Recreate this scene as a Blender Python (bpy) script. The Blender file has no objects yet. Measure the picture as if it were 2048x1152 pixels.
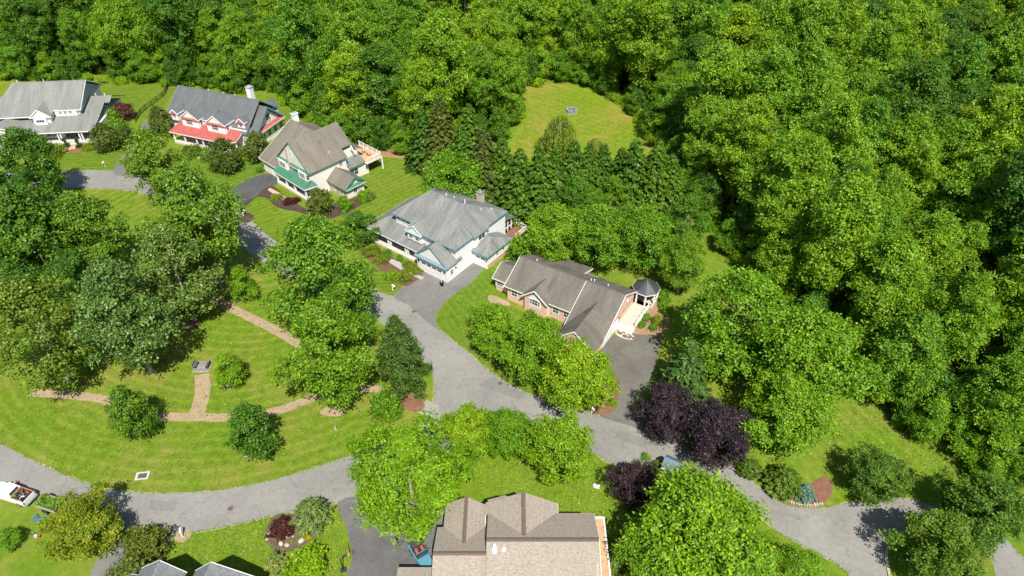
import bpy, bmesh, math, random
import numpy as np
from mathutils import Vector, Matrix
R = math.radians
scene = bpy.context.scene
col = scene.collection

# ------------------------------------------------------------------ camera, sky, sun, exposure
CAM_H, PITCH, FOC = 77.0, R(40), 1366.0          # metres, radians, focal length in photo pixels (2048 wide)
cd = bpy.data.cameras.new('camera'); cam = bpy.data.objects.new('camera', cd); col.objects.link(cam)
cam.location = (0, 0, CAM_H); cam.rotation_euler = (R(90) - PITCH, 0, 0)
cd.sensor_width = 36; cd.lens = 36 * FOC / 2048; cd.clip_end = 3000; cd.clip_start = 1
scene.camera = cam
SUN_TO = Vector((0.121, -0.545, 0.829)).normalized()     # towards the sun
w = bpy.data.worlds.new('World'); scene.world = w; w.use_nodes = True
nt = w.node_tree; bg = nt.nodes['Background']
sky = nt.nodes.new('ShaderNodeTexSky'); sky.sky_type = 'NISHITA'; sky.sun_disc = False
sky.sun_elevation = math.asin(SUN_TO.z); sky.sun_rotation = math.atan2(SUN_TO.x, SUN_TO.y)
sky.dust_density = 1.0; sky.ozone_density = 1.2
nt.links.new(sky.outputs[0], bg.inputs[0]); bg.inputs[1].default_value = 0.085
sl = bpy.data.lights.new('sun', 'SUN'); sl.energy = 4.9; sl.angle = R(0.53); sl.color = (1.0, 0.95, 0.86)
so = bpy.data.objects.new('sun', sl); col.objects.link(so)
so.rotation_euler = SUN_TO.to_track_quat('Z', 'Y').to_euler()
scene.view_settings.view_transform = 'Standard'; scene.view_settings.look = 'None'
scene.view_settings.exposure = 0.55; scene.view_settings.gamma = 1.0; scene.view_settings.use_curve_mapping = False
scene.cycles.max_bounces = 6; scene.cycles.diffuse_bounces = 3; scene.cycles.transmission_bounces = 3
scene.cycles.glossy_bounces = 2; scene.cycles.transparent_max_bounces = 4

# ------------------------------------------------------------------ survey helper: photo pixel at height z -> place on the site
def G(u, v, z=0.0):
    c, s = math.cos(PITCH), math.sin(PITCH)
    a, b = u - 1024, v - 576
    dy, dz = c * FOC - s * b, -s * FOC - c * b
    t = (z - CAM_H) / dz
    return Vector((a * t, dy * t, z))
def px_per_m(p):
    return FOC / (p[1] * math.cos(PITCH) + (CAM_H - p[2]) * math.sin(PITCH))

# ------------------------------------------------------------------ materials
MATS = {}
def new_mat(name):
    m = bpy.data.materials.new(name); m.use_nodes = True
    n = m.node_tree.nodes; l = m.node_tree.links
    return m, n, l, n['Principled BSDF']
def N(n, t, **kw):
    x = n.new('ShaderNode' + t)
    for k, v in kw.items():
        if hasattr(x, k) and k not in x.inputs: setattr(x, k, v)
        else: x.inputs[k].default_value = v
    return x
def mixc(n, l, fac, a, b, bt='MIX'):
    x = n.new('ShaderNodeMix'); x.data_type = 'RGBA'; x.blend_type = bt
    for i, val in ((0, fac), (6, a), (7, b)):
        if hasattr(val, 'is_linked') or hasattr(val, 'links'): l.new(val, x.inputs[i])
        else: x.inputs[i].default_value = val if i == 0 else (*val, 1)[:4]
    return x.outputs[2]
def ramp(n, l, src, stops):
    x = n.new('ShaderNodeValToRGB'); e = x.color_ramp.elements
    while len(e) < len(stops): e.new(0.5)
    for k, (p, c) in enumerate(stops):
        e[k].position = p; e[k].color = (*c, 1) if len(c) == 3 else c
    l.new(src, x.inputs[0]); return x.outputs[0]
def bump(n, l, bs, src, strength, dist=0.02):
    b = n.new('ShaderNodeBump'); b.inputs['Strength'].default_value = strength; b.inputs['Distance'].default_value = dist
    l.new(src, b.inputs['Height']); l.new(b.outputs[0], bs.inputs['Normal'])
def noise(n, l, scale, detail=4, rough=0.6, vec=None, dist=0.0):
    x = n.new('ShaderNodeTexNoise'); x.inputs['Scale'].default_value = scale; x.inputs['Detail'].default_value = detail
    x.inputs['Roughness'].default_value = rough; x.inputs['Distortion'].default_value = dist
    if vec is not None: l.new(vec, x.inputs['Vector'])
    return x.outputs['Fac']
def plain(name, c, rough=0.6, metal=0.0, var=0.12, scale=3.0, spec=0.4):
    if name in MATS: return MATS[name]
    m, n, l, bs = new_mat(name)
    g = n.new('ShaderNodeNewGeometry')
    f = noise(n, l, scale, 5, 0.65, g.outputs['Position'])
    d = [max(0, x * (1 - var)) for x in c]; e = [min(1, x * (1 + var)) for x in c]
    l.new(ramp(n, l, f, [(0.3, d), (0.7, e)]), bs.inputs['Base Color'])
    bs.inputs['Roughness'].default_value = rough; bs.inputs['Metallic'].default_value = metal
    bs.inputs['Specular IOR Level'].default_value = spec
    MATS[name] = m; return m
def shingle(name, c1, c2, stain=0.3, tab=0.32, row=0.16, stain_c=(0.05, 0.05, 0.045), mort=0.45):
    m, n, l, bs = new_mat(name)
    uv = n.new('ShaderNodeUVMap')
    br = n.new('ShaderNodeTexBrick'); l.new(uv.outputs[0], br.inputs['Vector'])
    br.inputs['Color1'].default_value = (*c1, 1); br.inputs['Color2'].default_value = (*c2, 1)
    br.inputs['Mortar'].default_value = (*[x * mort for x in c1], 1); br.inputs['Scale'].default_value = 1.0
    br.inputs['Mortar Size'].default_value = 0.012; br.inputs['Brick Width'].default_value = tab; br.inputs['Row Height'].default_value = row
    mp = n.new('ShaderNodeMapping'); mp.inputs['Scale'].default_value = (0.55, 0.10, 1); l.new(uv.outputs[0], mp.inputs[0])
    st = noise(n, l, 1.0, 5, 0.6, mp.outputs[0], 0.4)
    sf = ramp(n, l, st, [(0.4, (0, 0, 0)), (0.68, (stain,) * 3)])
    c = mixc(n, l, sf, br.outputs['Color'], stain_c)
    g2 = n.new('ShaderNodeMapping'); g2.inputs['Scale'].default_value = (3.2, 6.2, 1); l.new(uv.outputs[0], g2.inputs[0])
    gr = noise(n, l, 1.0, 3, 0.7, g2.outputs[0])
    c = mixc(n, l, 0.75, c, ramp(n, l, gr, [(0.3, (0.62,) * 3), (0.7, (1.25,) * 3)]), 'MULTIPLY')
    l.new(c, bs.inputs['Base Color']); bs.inputs['Roughness'].default_value = 0.9; bs.inputs['Specular IOR Level'].default_value = 0.2
    bump(n, l, bs, br.outputs['Fac'], -0.6, 0.02)
    MATS[name] = m; return m
def siding(name, c, lap=0.16):
    m, n, l, bs = new_mat(name)
    uv = n.new('ShaderNodeUVMap'); sp = n.new('ShaderNodeSeparateXYZ'); l.new(uv.outputs[0], sp.inputs[0])
    md = n.new('ShaderNodeMath'); md.operation = 'FRACT'; dv = n.new('ShaderNodeMath'); dv.operation = 'DIVIDE'; dv.inputs[1].default_value = lap
    l.new(sp.outputs[1], dv.inputs[0]); l.new(dv.outputs[0], md.inputs[0])
    mp = n.new('ShaderNodeMapping'); mp.inputs['Scale'].default_value = (0.8, 0.3, 1); l.new(uv.outputs[0], mp.inputs[0])
    st = noise(n, l, 1.0, 5, 0.6, mp.outputs[0])
    c0 = ramp(n, l, md.outputs[0], [(0.0, [x * 0.85 for x in c]), (0.12, c), (1.0, c)])
    l.new(mixc(n, l, 0.8, c0, ramp(n, l, st, [(0.3, (0.93, 0.925, 0.91)), (0.65, (1, 1, 1))]), 'MULTIPLY'), bs.inputs['Base Color'])
    bs.inputs['Roughness'].default_value = 0.55; bs.inputs['Specular IOR Level'].default_value = 0.3
    bump(n, l, bs, md.outputs[0], 0.35, 0.02)
    MATS[name] = m; return m
def brickm(name, c1, c2, mortar, bw=0.22, bh=0.075):
    m, n, l, bs = new_mat(name)
    uv = n.new('ShaderNodeUVMap')
    br = n.new('ShaderNodeTexBrick'); l.new(uv.outputs[0], br.inputs['Vector'])
    br.inputs['Color1'].default_value = (*c1, 1); br.inputs['Color2'].default_value = (*c2, 1); br.inputs['Mortar'].default_value = (*mortar, 1)
    br.inputs['Scale'].default_value = 1; br.inputs['Mortar Size'].default_value = 0.01; br.inputs['Brick Width'].default_value = bw; br.inputs['Row Height'].default_value = bh
    st = noise(n, l, 0.7, 5, 0.6, uv.outputs[0])
    l.new(mixc(n, l, 0.9, br.outputs['Color'], ramp(n, l, st, [(0.3, (0.9,) * 3), (0.7, (1.06,) * 3)]), 'MULTIPLY'), bs.inputs['Base Color'])
    bs.inputs['Roughness'].default_value = 0.85; bump(n, l, bs, br.outputs['Fac'], -0.5, 0.01)
    MATS[name] = m; return m
def asphalt(name, c, patch=0.25, crack=0.5):
    m, n, l, bs = new_mat(name)
    g = n.new('ShaderNodeNewGeometry'); P = g.outputs['Position']
    f1 = noise(n, l, 0.13, 6, 0.65, P, 0.6); f2 = noise(n, l, 1.6, 6, 0.7, P); f3 = noise(n, l, 22, 3, 0.7, P)
    c1 = ramp(n, l, f1, [(0.3, [x * (1 - patch) for x in c]), (0.5, c), (0.7, [x * (1 + patch) for x in c])])
    c2 = mixc(n, l, 0.8, c1, ramp(n, l, f2, [(0.3, (0.82, 0.82, 0.83)), (0.7, (1.12, 1.11, 1.08))]), 'MULTIPLY')
    c3 = mixc(n, l, 0.7, c2, ramp(n, l, f3, [(0.3, (0.75,) * 3), (0.7, (1.2,) * 3)]), 'MULTIPLY')
    vo = n.new('ShaderNodeTexVoronoi'); vo.feature = 'DISTANCE_TO_EDGE'; vo.inputs['Scale'].default_value = 0.16
    wv = n.new('ShaderNodeVectorMath'); wv.operation = 'ADD'
    nz = n.new('ShaderNodeTexNoise'); nz.inputs['Scale'].default_value = 0.5; nz.inputs['Detail'].default_value = 5; l.new(P, nz.inputs['Vector'])
    sc = n.new('ShaderNodeVectorMath'); sc.operation = 'SCALE'; sc.inputs['Scale'].default_value = 3.5; l.new(nz.outputs['Color'], sc.inputs[0])
    l.new(P, wv.inputs[0]); l.new(sc.outputs[0], wv.inputs[1]); l.new(wv.outputs[0], vo.inputs['Vector'])
    cf = ramp(n, l, vo.outputs['Distance'], [(0.0, (crack,) * 3), (0.012, (0, 0, 0))])
    l.new(mixc(n, l, cf, c3, [x * 0.5 for x in c]), bs.inputs['Base Color'])
    bs.inputs['Roughness'].default_value = 0.92; bs.inputs['Specular IOR Level'].default_value = 0.2
    bump(n, l, bs, f3, 0.25, 0.01)
    MATS[name] = m; return m
def mulch(name, c, var=0.35):
    m, n, l, bs = new_mat(name)
    g = n.new('ShaderNodeNewGeometry'); P = g.outputs['Position']
    f2 = noise(n, l, 0.7, 5, 0.7, P); f3 = noise(n, l, 9, 4, 0.75, P)
    c2 = ramp(n, l, f2, [(0.3, [x * (1 - var * .6) for x in c]), (0.7, [x * (1 + var * .6) for x in c])])
    l.new(mixc(n, l, 0.9, c2, ramp(n, l, f3, [(0.3, (1 - var,) * 3), (0.7, (1 + var,) * 3)]), 'MULTIPLY'), bs.inputs['Base Color'])
    bs.inputs['Roughness'].default_value = 0.95; bs.inputs['Specular IOR Level'].default_value = 0.1
    bump(n, l, bs, f3, 0.8, 0.05); MATS[name] = m; return m
def grass(name, c_dk, c_lt, dry=(0.22, 0.22, 0.045), stripe=0.0, period=1.1, angle=0.0, center=None, dryness=0.3):
    """mown lawn: patchy colour, fine blade relief, mower stripes straight (angle) or concentric (center)"""
    m, n, l, bs = new_mat(name)
    g = n.new('ShaderNodeNewGeometry'); P = g.outputs['Position']
    f1 = noise(n, l, 0.09, 6, 0.6, P, 0.5); f2 = noise(n, l, 0.8, 6, 0.7, P, 0.3); f3 = noise(n, l, 11, 4, 0.8, P)
    c_dk, c_lt, dry = ([x * 1.02 for x in q] for q in (c_dk, c_lt, dry))
    c = ramp(n, l, f2, [(0.3, c_dk), (0.7, c_lt)])
    f5 = noise(n, l, 2.6, 5, 0.75, P, 0.4); c = mixc(n, l, 0.8, c, ramp(n, l, f5, [(0.32, (0.86, 0.9, 0.82)), (0.6, (1.1, 1.07, 1.03))]), 'MULTIPLY')
    fd = n.new('ShaderNodeMath'); fd.operation = 'MULTIPLY'; l.new(f1, fd.inputs[0])
    f4 = noise(n, l, 0.45, 6, 0.75, P, 0.8); l.new(f4, fd.inputs[1])
    c = mixc(n, l, ramp(n, l, fd.outputs[0], [(0.22, (0, 0, 0)), (0.36, (dryness * 1.6,) * 3)]), c, dry)
    if stripe > 0:
        sp = n.new('ShaderNodeSeparateXYZ')
        if center is None:
            mp = n.new('ShaderNodeMapping'); mp.inputs['Rotation'].default_value = (0, 0, angle); l.new(P, mp.inputs[0])
            l.new(mp.outputs[0], sp.inputs[0]); d = sp.outputs[1]
        else:
            vm = n.new('ShaderNodeVectorMath'); vm.operation = 'DISTANCE'; l.new(P, vm.inputs[0]); vm.inputs[1].default_value = (*center, 0)
            d = vm.outputs['Value']
        jit = noise(n, l, 0.12, 3, 0.5, P)
        ad = n.new('ShaderNodeMath'); ad.operation = 'MULTIPLY_ADD'; l.new(jit, ad.inputs[0]); ad.inputs[1].default_value = 1.6; l.new(d, ad.inputs[2])
        ml = n.new('ShaderNodeMath'); ml.operation = 'MULTIPLY'; l.new(ad.outputs[0], ml.inputs[0]); ml.inputs[1].default_value = 2 * math.pi / period
        sn = n.new('ShaderNodeMath'); sn.operation = 'SINE'; l.new(ml.outputs[0], sn.inputs[0])
        sm_ = ramp(n, l, noise(n, l, 0.16, 4, 0.6, P), [(0.3, (0.3,) * 3), (0.6, (1.0,) * 3)])
        c = mixc(n, l, sm_, c, mixc(n, l, 1.0, c, ramp(n, l, sn.outputs[0], [(0.0, (1 - stripe,) * 3), (0.75, (1 + stripe * .6,) * 3)]), 'MULTIPLY'))
    c = mixc(n, l, 0.85, c, ramp(n, l, f3, [(0.28, (0.74, 0.76, 0.68)), (0.72, (1.26, 1.22, 1.16))]), 'MULTIPLY')
    l.new(c, bs.inputs['Base Color']); bs.inputs['Roughness'].default_value = 0.9; bs.inputs['Specular IOR Level'].default_value = 0.12
    bump(n, l, bs, f3, 0.9, 0.08); MATS[name] = m; return m
LEAF_GAIN = 1.4      # overall leaf reflectance
def leafm(name, lo, mid, hi, tr=0.3, tip=None, tipamt=0.0):
    lo, mid, hi = ([x * LEAF_GAIN for x in c] for c in (lo, mid, hi))
    m, n, l, bs = new_mat(name)
    g = n.new('ShaderNodeNewGeometry'); oi = n.new('ShaderNodeObjectInfo')
    stops = [(0.0, lo), (0.5, mid), (1.0 - tipamt, hi)]
    if tip: stops.append((1.0, tip))
    c = ramp(n, l, g.outputs['Random Per Island'], stops)
    c = mixc(n, l, 1.0, c, ramp(n, l, oi.outputs['Random'], [(0.0, (0.74, 0.86, 0.95)), (0.5, (1, 1, 1)), (1.0, (1.27, 1.12, 0.85))]), 'MULTIPLY')
    pn = noise(n, l, 0.35, 3, 0.6, g.outputs['Position'])
    c = mixc(n, l, 0.7, c, ramp(n, l, pn, [(0.3, (0.72, 0.8, 0.8)), (0.7, (1.22, 1.16, 1.0))]), 'MULTIPLY')
    pf = noise(n, l, 1.7, 2, 0.6, g.outputs['Position'])
    c = mixc(n, l, 0.8, c, ramp(n, l, pf, [(0.3, (0.72, 0.76, 0.8)), (0.7, (1.3, 1.22, 1.05))]), 'MULTIPLY')
    l.new(c, bs.inputs['Base Color']); bs.inputs['Roughness'].default_value = 0.5; bs.inputs['Specular IOR Level'].default_value = 0.3
    t = n.new('ShaderNodeBsdfTranslucent'); l.new(mixc(n, l, 1.0, c, (1.15, 1.25, 0.6), 'MULTIPLY'), t.inputs[0])
    mx = n.new('ShaderNodeMixShader'); mx.inputs[0].default_value = tr
    l.new(bs.outputs[0], mx.inputs[1]); l.new(t.outputs[0], mx.inputs[2]); l.new(mx.outputs[0], n['Material Output'].inputs[0])
    MATS[name] = m; return m
def glassm(name, c=(0.03, 0.045, 0.06)):
    m, n, l, bs = new_mat(name)
    bs.inputs['Base Color'].default_value = (*c, 1); bs.inputs['Roughness'].default_value = 0.06; bs.inputs['Specular IOR Level'].default_value = 0.8
    MATS[name] = m; return m

white = plain('white_paint', (0.8, 0.79, 0.77), 0.45, var=0.04, scale=1.2)
glass = glassm('window_glass'); glass_pale = glassm('screen_mesh', (0.025, 0.025, 0.025))
bark = plain('bark', (0.16, 0.125, 0.095), 0.9, var=0.4, scale=5); bark_pale = plain('pale_bark', (0.36, 0.33, 0.28), 0.9, var=0.3, scale=5)
dark_metal = plain('black_metal', (0.02, 0.02, 0.022), 0.5, var=0.1); steel = plain('galvanised_steel', (0.5, 0.5, 0.5), 0.4, 0.7, var=0.15)
concrete = plain('concrete', (0.5, 0.46, 0.4), 0.9, var=0.14, scale=2.5)
stone_pale = plain('pale_stone', (0.42, 0.37, 0.3), 0.9, var=0.35, scale=3); stone_dark = plain('dark_slate', (0.13, 0.105, 0.095), 0.9, var=0.3, scale=3)
deck_wood = plain('deck_wood', (0.44, 0.25, 0.15), 0.75, var=0.22, scale=2)
tan_wood = plain('tan_boards', (0.46, 0.31, 0.17), 0.75, var=0.18, scale=2.2)
brown_wood = plain('brown_wood', (0.2, 0.11, 0.06), 0.75, var=0.3, scale=4)
rubber = plain('tyre_rubber', (0.018, 0.018, 0.018), 0.85, var=0.15)
sh_grey = shingle('shingle_warm_grey', (0.24, 0.245, 0.225), (0.275, 0.28, 0.26), 0.35)
sh_slate = shingle('shingle_slate_grey', (0.13, 0.14, 0.145), (0.17, 0.18, 0.185), 0.3)
sh_taupe = shingle('shingle_taupe', (0.21, 0.19, 0.155), (0.245, 0.22, 0.185), 0.45, stain_c=(0.07, 0.062, 0.05))
sh_blue = shingle('shingle_blue_grey', (0.24, 0.245, 0.23), (0.285, 0.29, 0.275), 0.65, stain_c=(0.085, 0.09, 0.085))
sh_char = shingle('shingle_charcoal', (0.18, 0.16, 0.135), (0.215, 0.195, 0.165), 0.5)
sh_brown = shingle('shingle_brown_blend', (0.31, 0.262, 0.21), (0.365, 0.32, 0.262), 0.12, tab=0.34, row=0.17, stain_c=(0.2, 0.16, 0.125), mort=.68)
sh_pewter = shingle('shingle_pewter', (0.17, 0.18, 0.18), (0.24, 0.25, 0.25), 0.15, tab=0.4, row=0.17)
cap_brown = plain('ridge_cap_brown', (0.12, 0.09, 0.075), 0.9, var=0.25, scale=6)
sd_white = siding('siding_white', (0.82, 0.82, 0.82)); sd_cream = siding('siding_cream', (0.8, 0.75, 0.69)); sd_tan = siding('siding_tan', (0.5, 0.42, 0.32))
br_pink = brickm('brick_pink', (0.72, 0.4, 0.31), (0.77, 0.46, 0.37), (0.7, 0.55, 0.47))
br_tan = brickm('brick_tan', (0.5, 0.3, 0.19), (0.57, 0.36, 0.24), (0.5, 0.4, 0.32))
st_veneer = brickm('stone_veneer', (0.42, 0.36, 0.28), (0.5, 0.43, 0.33), (0.3, 0.26, 0.2), 0.45, 0.22)
mt_red = plain('red_metal_roof', (0.38, 0.1, 0.085), 0.5, 0.0, var=0.16, scale=0.9); mt_green = plain('green_metal_roof', (0.06, 0.19, 0.115), 0.5, 0.0, var=0.14, scale=0.9)
mt_dark = plain('dark_metal_roof', (0.075, 0.078, 0.085), 0.45, 0.3, var=0.2, scale=1.2)
tr_blue = plain('blue_trim', (0.12, 0.26, 0.29), 0.5, var=0.06); tr_green = plain('green_trim', (0.07, 0.22, 0.16), 0.5, var=0.06); tr_grey = plain('blue_grey_trim', (0.33, 0.42, 0.45), 0.5, var=0.06)
tr_red = plain('red_trim', (0.5, 0.06, 0.06), 0.5, var=0.06)

# ------------------------------------------------------------------ mesh helper
class B:
    def __init__(s): s.v = []; s.f = []
    def add(s, vs, fs):
        o = len(s.v); s.v += [tuple(x) for x in vs]; s.f += [tuple(i + o for i in f) for f in fs]; return s
    def box(s, x0, y0, z0, x1, y1, z1):
        vs = [(x, y, z) for z in (z0, z1) for y in (y0, y1) for x in (x0, x1)]
        return s.add(vs, [(0, 2, 3, 1), (4, 5, 7, 6), (0, 1, 5, 4), (2, 6, 7, 3), (0, 4, 6, 2), (1, 3, 7, 5)])
    def bar(s, a, b, wd, ht=None, up=(0, 0, 1)):
        a, b = Vector(a), Vector(b); d = (b - a).normalized(); ht = ht or wd
        u = Vector(up)
        if abs(d.dot(u)) > 0.98: u = Vector((1, 0, 0))
        x = d.cross(u).normalized() * wd / 2; y = x.cross(d).normalized() * ht / 2
        vs = [a - x - y, a + x - y, a + x + y, a - x + y, b - x - y, b + x - y, b + x + y, b - x + y]
        return s.add(vs, [(3, 2, 1, 0), (4, 5, 6, 7), (0, 1, 5, 4), (1, 2, 6, 5), (2, 3, 7, 6), (3, 0, 4, 7)])
    def tube(s, pts, rs, n=8, cap=True):
        pts = [Vector(p) for p in pts]; o = len(s.v); k = len(pts)
        for i, p in enumerate(pts):
            d = (pts[min(i + 1, k - 1)] - pts[max(i - 1, 0)]).normalized()
            u = Vector((1, 0, 0)) if abs(d.z) > 0.9 else Vector((0, 0, 1))
            x = d.cross(u).normalized(); y = d.cross(x).normalized()
            for j in range(n):
                a = 2 * math.pi * j / n; s.v.append(tuple(p + (x * math.cos(a) + y * math.sin(a)) * rs[i]))
        for i in range(k - 1):
            for j in range(n):
                s.f.append((o + i * n + j, o + i * n + (j + 1) % n, o + (i + 1) * n + (j + 1) % n, o + (i + 1) * n + j))
        if cap:
            s.f.append(tuple(o + j for j in range(n))[::-1]); s.f.append(tuple(o + (k - 1) * n + j for j in range(n)))
        return s
    def slab(s, pts, t=0.16):
        pts = [Vector(p) for p in pts]; k = len(pts)
        nrm = (pts[1] - pts[0]).cross(pts[2] - pts[0])
        if nrm.z < 0: pts = pts[::-1]
        vs = pts + [p - Vector((0, 0, t)) for p in pts]
        fs = [tuple(range(k)), tuple(range(2 * k - 1, k - 1, -1))]
        fs += [(i, i + k, (i + 1) % k + k, (i + 1) % k) for i in range(k)]
        return s.add(vs, fs)
    def prism(s, poly, z0, z1):
        k = len(poly); a = sum(poly[i][0] * poly[(i + 1) % k][1] - poly[(i + 1) % k][0] * poly[i][1] for i in range(k))
        if a < 0: poly = poly[::-1]
        vs = [(x, y, z0) for x, y in poly] + [(x, y, z1) for x, y in poly]
        return s.add(vs, [tuple(range(k))[::-1], tuple(range(k, 2 * k))] + [(i, (i + 1) % k, (i + 1) % k + k, i + k) for i in range(k)])
    def lathe(s, c, prof, n=16):
        o = len(s.v); k = len(prof)
        for r, z in prof:
            for j in range(n):
                a = 2 * math.pi * j / n; s.v.append((c[0] + r * math.cos(a), c[1] + r * math.sin(a), c[2] + z))
        for i in range(k - 1):
            for j in range(n): s.f.append((o + i * n + j, o + i * n + (j + 1) % n, o + (i + 1) * n + (j + 1) % n, o + (i + 1) * n + j))
        s.f.append(tuple(o + j for j in range(n))[::-1]); s.f.append(tuple(o + (k - 1) * n + j for j in range(n)))
        return s
    def mesh(s, name, smooth=False):
        me = bpy.data.meshes.new(name); me.from_pydata(s.v, [], s.f); me.update()
        uvl = me.uv_layers.new(name='UVMap').data
        for p in me.polygons:
            nn = p.normal
            if abs(nn.z) > 0.999: u, v = Vector((1, 0, 0)), Vector((0, 1, 0))
            else:
                u = Vector((-nn.y, nn.x, 0)).normalized(); v = nn.cross(u)
            for li in p.loop_indices:
                c = me.vertices[me.loops[li].vertex_index].co; uvl[li].uv = (c.dot(u), c.dot(v))
            p.use_smooth = smooth
        return me
    def build(s, name, mat, parent=None, smooth=False):
        me = s.mesh(name, smooth); me.materials.append(mat)
        return link(name, me, parent)
def link(name, data, parent=None):
    o = bpy.data.objects.new(name, data); col.objects.link(o)
    if parent is not None: o.parent = parent
    return o
def tag(o, label=None, cat=None, group=None, kind=None):
    for k, v in (('label', label), ('category', cat), ('group', group), ('kind', kind)):
        if v: o[k] = v
    return o
def thing(name, label, cat, loc=(0, 0, 0), rz=0.0, group=None, scale=1.0):
    o = link(name, None); o.location = loc; o.rotation_euler = (0, 0, rz); o.scale = (scale,) * 3
    return tag(o, label, cat, group)
def copy_tree(o, parent=None):
    c = o.copy(); col.objects.link(c); c.parent = parent
    for ch in o.children: copy_tree(ch, c)
    return c

# ------------------------------------------------------------------ the setting: ground, roads, paths, beds
def smooth_loop(pts, n=6, closed=True):
    out = []; k = len(pts)
    rng = range(k) if closed else range(k - 1)
    for i in rng:
        p0, p1, p2, p3 = (pts[(i + d) % k] if closed else pts[min(max(i + d, 0), k - 1)] for d in (-1, 0, 1, 2))
        for j in range(n):
            t = j / n
            out.append(0.5 * ((2 * p1) + (p2 - p0) * t + (2 * p0 - 5 * p1 + 4 * p2 - p3) * t * t + (3 * p1 - p0 - 3 * p2 + p3) * t ** 3))
    if not closed: out.append(pts[-1])
    return out
SHEETS = []; DRIVES = []
def sheet(name, pix, z, mat, sm=6, wob=0.0, seed=0, parent=None, world=False):
    rnd = random.Random(seed); SHEETS.append(name); z += 0.00025 * len(SHEETS)      # no two sheets share a plane
    if name in ('driveway', 'concrete_apron'): DRIVES.append([G(*p) for p in pix])
    pts = [Vector((p[0], p[1], 0)) if world else G(*p) for p in pix]
    if sm > 1: pts = smooth_loop(pts, sm)
    if wob: pts = [p + Vector((rnd.uniform(-wob, wob), rnd.uniform(-wob, wob), 0)) for p in pts]
    bm = bmesh.new(); f = bm.faces.new([bm.verts.new((p.x, p.y, z)) for p in pts])
    bm.normal_update()
    if f.normal.z < 0: f.normal_flip()
    bmesh.ops.triangulate(bm, faces=[f])
    me = bpy.data.meshes.new(name); bm.to_mesh(me); bm.free(); me.materials.append(mat)
    o = link(name, me, parent)
    return tag(o, kind='structure') if parent is None else o
def ribbon(name, pix, width, z, mat, sm=8, wob=0.08, seed=1):
    rnd = random.Random(seed); pts = smooth_loop([G(*p) for p in pix], sm, False); b = B(); vs = []
    for i, p in enumerate(pts):
        d = (pts[min(i + 1, len(pts) - 1)] - pts[max(i - 1, 0)]).normalized(); x = Vector((-d.y, d.x, 0))
        wd = width / 2
        vs += [(*(p + x * (wd + rnd.uniform(-wob, wob)))[:2], z), (*(p - x * (wd + rnd.uniform(-wob, wob)))[:2], z)]
    b.add(vs, [(2 * i, 2 * i + 1, 2 * i + 3, 2 * i + 2) for i in range(len(pts) - 1)])
    me = b.mesh(name)
    if me.polygons[0].normal.z < 0: me.flip_normals()
    me.materials.append(mat)
    return tag(link(name, me), kind='structure')

GD, GL = (0.075, 0.155, 0.012), (0.135, 0.235, 0.02)
g_rough = grass('rough_grass', (0.08, 0.155, 0.01), (0.15, 0.235, 0.018), dryness=0.45)
a0, a1, a2 = G(0, 885), G(285, 985), G(690, 915)
ax, ay, bx_, by_, cx_, cy_ = a0.x, a0.y, a1.x, a1.y, a2.x, a2.y
dd = 2 * (ax * (by_ - cy_) + bx_ * (cy_ - ay) + cx_ * (ay - by_))
ARC = (((ax**2 + ay**2) * (by_ - cy_) + (bx_**2 + by_**2) * (cy_ - ay) + (cx_**2 + cy_**2) * (ay - by_)) / dd,
       ((ax**2 + ay**2) * (cx_ - bx_) + (bx_**2 + by_**2) * (ax - cx_) + (cx_**2 + cy_**2) * (bx_ - ax)) / dd)
g_park = grass('park_lawn', (0.08, 0.145, 0.009), (0.165, 0.25, 0.02), stripe=0.13, period=1.75, center=ARC, dryness=0.6)
g_yard = grass('yard_lawn', (0.07, 0.135, 0.01), (0.14, 0.215, 0.018), stripe=0.16, period=1.2, angle=R(-5), dryness=0.15)
g_yard2 = grass('yard_lawn_diagonal', (0.08, 0.145, 0.01), (0.15, 0.225, 0.018), stripe=0.14, period=1.3, angle=R(-40), dryness=0.2)
g_field = grass('meadow_lawn', (0.105, 0.175, 0.01), (0.19, 0.265, 0.018), dry=(0.3, 0.22, 0.06), stripe=0.06, period=2.2, angle=R(38), dryness=0.45)
g_front = grass('front_lawn', (0.085, 0.16, 0.008), (0.16, 0.245, 0.015), stripe=0.05, period=1.0, angle=R(80), dryness=0.2)
g_side = grass('side_lawn', (0.085, 0.165, 0.01), (0.16, 0.255, 0.018), stripe=0.11, period=1.7, angle=R(65), dryness=0.45)
m_floor = mulch('forest_litter', (0.05, 0.042, 0.02), 0.45)
m_bed = mulch('dark_mulch', (0.075, 0.05, 0.042)); m_red = mulch('red_mulch', (0.2, 0.1, 0.07)); m_path = mulch('woodchip', (0.34, 0.25, 0.165), 0.25)
m_soil = mulch('bare_soil', (0.3, 0.19, 0.1), 0.3)
road_m = asphalt('road_asphalt', (0.235, 0.228, 0.21), 0.14, 0.5); drive_m = asphalt('driveway_asphalt', (0.17, 0.165, 0.155), 0.2, 0.3); drive_dk = asphalt('fresh_asphalt', (0.085, 0.085, 0.088), 0.25, 0.2)
drive_old = asphalt('old_asphalt', (0.145, 0.137, 0.118), 0.25, 0.4)

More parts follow.
